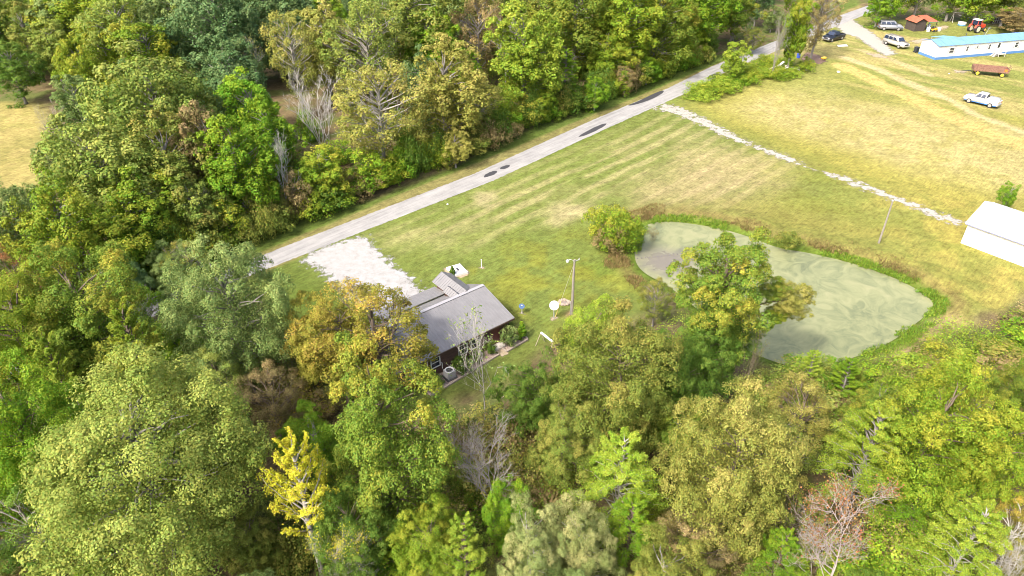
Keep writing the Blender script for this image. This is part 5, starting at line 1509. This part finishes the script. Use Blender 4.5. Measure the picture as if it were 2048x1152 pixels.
# white beam on legs
a, b = G(1082, 665, 1.25), G(1106, 684, 1.1)
bf = thing('beam_frame', 'white beam on thin wooden legs at the edge of the trees', 'frame', (a.x, a.y, 0))
e = b - Vector((a.x, a.y, 0)); s0 = Vector((0, 0, 1.25))
MB().bar(s0, e, .16, .12).build('beam', WHITE, bf)
f_ = G(1071, 692) - bf.location
MB().bar(s0, f_, .05).build('leg', WOOD, bf)
MB().bar(s0, (.35, .3, 0), .05).build('leg', WOOD, bf)
MB().bar(e, (e.x - .3, e.y - .25, 0), .05).build('leg', WOOD, bf)
MB().bar(e, (e.x + .3, e.y + .25, 0), .05).build('leg', WOOD, bf)
# bare pole by the far pond bank
pp = thing('utility_pole', 'slim bare wooden pole between the pond and the gravel track', 'pole', G(1757, 487))
MB().tube([(0, 0, -.3), (0.02, 0, 2.6), (0, 0, 5.3)], [.12, .10, .08], 10).build('pole', POLE, pp)
MB().lathe([(.10, 5.3), (.09, 5.36)], 8).build('cap', GALV, pp)
# dead snag with one limb
sn = thing('dead_snag', 'broken grey snag with a single side limb below the house lawn', 'dead tree', G(1043, 832))
SNB = M('dead_wood', (.38, .31, .26), .9, var=.35, scale=8, bmp=.5)
MB().tube([(0, 0, -.2), (.03, 0, 1.5), (-.06, .05, 2.7), (-.02, .02, 3.8)], [.17, .14, .11, .05], 8).build('trunk', SNB, sn)
MB().tube([(-.04, .03, 2.6), (-.5, -.1, 2.85), (-1.1, -.3, 2.75), (-1.6, -.4, 2.3)], [.07, .06, .045, .02], 6).build('branch', SNB, sn)
MB().tube([(-.04, .03, 2.6), (.5, .1, 2.75)], [.05, .02], 5).build('branch', SNB, sn)
# string of floats across the open corner of the pond
for k in range(15):
    t = k / 14
    p = G(1275 + 112 * t, 517 - 14 * t + 2 * math.sin(3 * t), WZ)
    MB().lathe([(.03, -.04), (.085, -.02), (.09, .04), (.03, .09)], 8).build('float', M('dark_float', (.10, .09, .10), .6), loc=p, label='small dark float in the string across the pond corner', category='float', group='string of floats on the pond')
# neighbour's odds and ends
dp = thing('satellite_dish', 'pale dish on a white post beside the black pickup', 'satellite dish', G(1621, 87))
MB().tube([(0, 0, -.1), (.05, 0, 1.7)], .05, 8).build('mast', WHITE, dp)
MB().lathe([(.0, .0), (.2, .02), (.42, .10), (.44, .12), (.4, .12), (.02, .03)], 18, (.1, -.1, 1.95), Matrix.Rotation(R(60), 4, 'X')).build('reflector', M('dish_pale_blue', (.55, .62, .68), .5), dp, smooth=True)
hp_ = thing('scrap_trailer', 'collapsed white metal frame lying in the brambles by the field', 'scrap', G(1563, 146), R(18))
for y in (-.7, .7): MB().bar((-2.6, y, .7 + .2 * y), (.6, y, 1.2), .16).build('side_rail', WHITE, hp_)
for k in range(6): MB().bar((-2.5 + k * .6, -.7, .56 + k * .1), (-2.5 + k * .6, .7, .86 + k * .08), .14).build('cross_bar', M('rosy_white', (.62, .52, .50), .6), hp_)
MB().bar((.4, .1, 1.4), (3.4, -.6, .4), .28, .1).build('ramp', WHITE, hp_)
MB().bar((-.9, .5, 1.0), (.5, .6, 1.9), .5, .08).build('panel', M('pale_sheet', (.55, .54, .54), .5), hp_)
for x in (-1.9, .1): wheel(hp_, x, -.75, .3, .18)
def rock(px, py, s_, mat, lab, name='rock', cat='rock'):
    rr = random.Random(int(px * 7 + py))
    bm = bmesh.new()
    bmesh.ops.create_icosphere(bm, subdivisions=2, radius=s_)
    for v in bm.verts: v.co *= rr.uniform(.75, 1.15); v.co.z *= .7
    me = bpy.data.meshes.new(name); bm.to_mesh(me); bm.free(); me.materials.append(mat)
    g = G(px, py); g.z = s_ * .35
    link(name, me, None, g, label=lab, category=cat)
PALE = M('pale_stone', (.58, .55, .50), .9, var=.25)
rock(1597, 138, .42, PALE, 'pale boulder next to the collapsed white frame')
rock(1613, 141, .34, PALE, 'pale boulder between the white frame and the field')
rock(1677, 145, .32, PALE, 'single pale stone out on the field corner')
rock(1898, 408 - 260, .14, PALE, 'small pale stone near the farm wagon')
crate('plastic_bucket', 'blue barrel at the foot of the yellow column tree', *G(1596, 116).to_tuple()[:2], (.5, .5, .8), M('blue_plastic', (.05, .10, .50), .5))
ym = thing('wheelbarrow', 'yellow wheelbarrow tipped on the mulch heap', 'wheelbarrow', G(1646, 121), .6)
MB().prism([(-.35, .3), (.3, .3), (.55, .65), (-.5, .6)], -.32, .32).build('tray', M('barrow_yellow', (.75, .48, .05), .5), ym, bevel=.03)
for y in (-.25, .25): MB().bar((-.2, y, .3), (-1.1, y, .5), .05).build('handle', WOOD, ym)
wheel(ym, .6, 0, .18, .08)
co = thing('wire_coop', 'low wire coop with a rusty lid beyond the tractor', 'coop', G(1985, 47), R(8))
mb = MB()
for k in range(7):
    for y in (0, 1.6): mb.bar((k * .55, y, 0), (k * .55, y, 1.25), .06)
for z in (.05, .65, 1.25):
    for y in (0, 1.6): mb.bar((0, y, z), (3.3, y, z), .05)
mb.build('wire_frame', OLDW, co)
MB().box((2.4, .8, 1.32), (1.9, 1.8, .06)).build('lid', RUST, co)
MB().box((1.65, .8, .5), (3.1, 1.4, .9)).build('nest_box', SH, co)
sw = thing('swing_frame', 'old pole swing frame under the trees beyond the tractor', 'swing frame', G(1925, 45), R(-8))
MB().bar((-2.6, 0, 2.1), (3.6, 0, 2.0), .09).build('top_rail', OLDW, sw)
for x in (-2.5, 3.5):
    for y in (-.8, .8): MB().bar((x, 0, 2.05), (x, y, 0), .08).build('leg', OLDW, sw)
MB().bar((-1.6, -.3, 1.7), (3.0, .2, .7), .14, .05).build('plank', WHITE, sw)
pl = thing('stock_tank', 'white and blue stock tank on the ground beyond the tractor', 'tank', G(1923, 51))
MB().lathe([(.75, 0), (.85, .1), (.85, .35)], 18).build('base', M('tank_blue', (.12, .28, .50), .5), pl)
MB().lathe([(.85, .36), (.88, .7), (.8, .7), (.78, .5)], 18).build('rim', WHITE, pl)
ps = thing('plank_stack', 'pale boards lying in the grass in front of the black pickup', 'boards', G(1686, 93), R(12))
for k in range(4): MB().box((k * .1, k * .3, .04 + .006 * k), (2.2, .26, .06)).build('board', M('pale_board', (.55, .52, .50), .8, var=.2), ps)
rock(895, 409, .13, WHITE, 'small white utility cap in the lawn near the road', 'lawn_vent', 'vent')
g = G(1865, 4)
fh = thing('far_house', 'pale house wall glimpsed between the trees at the top edge', 'house', (g.x, g.y + 6, 0), R(6))
MB().box((0, 2.5, 1.4), (9, 5, 2.8)).build('wall', WHITE, fh)
mb = MB(); roof_panel(mb, (-4.8, -.3, 2.75), (4.8, -.3, 2.75), (4.8, 2.5, 4.2), (-4.8, 2.5, 4.2)); roof_panel(mb, (-4.8, 5.3, 2.75), (4.8, 5.3, 2.75), (4.8, 2.5, 4.2), (-4.8, 2.5, 4.2))
mb.build('roof', ROOFM, fh)
for x in (-2.5, 2.5): window(fh, x, 0, 1.6, 1.0, 1.2, -1, WHITE, GLASS)
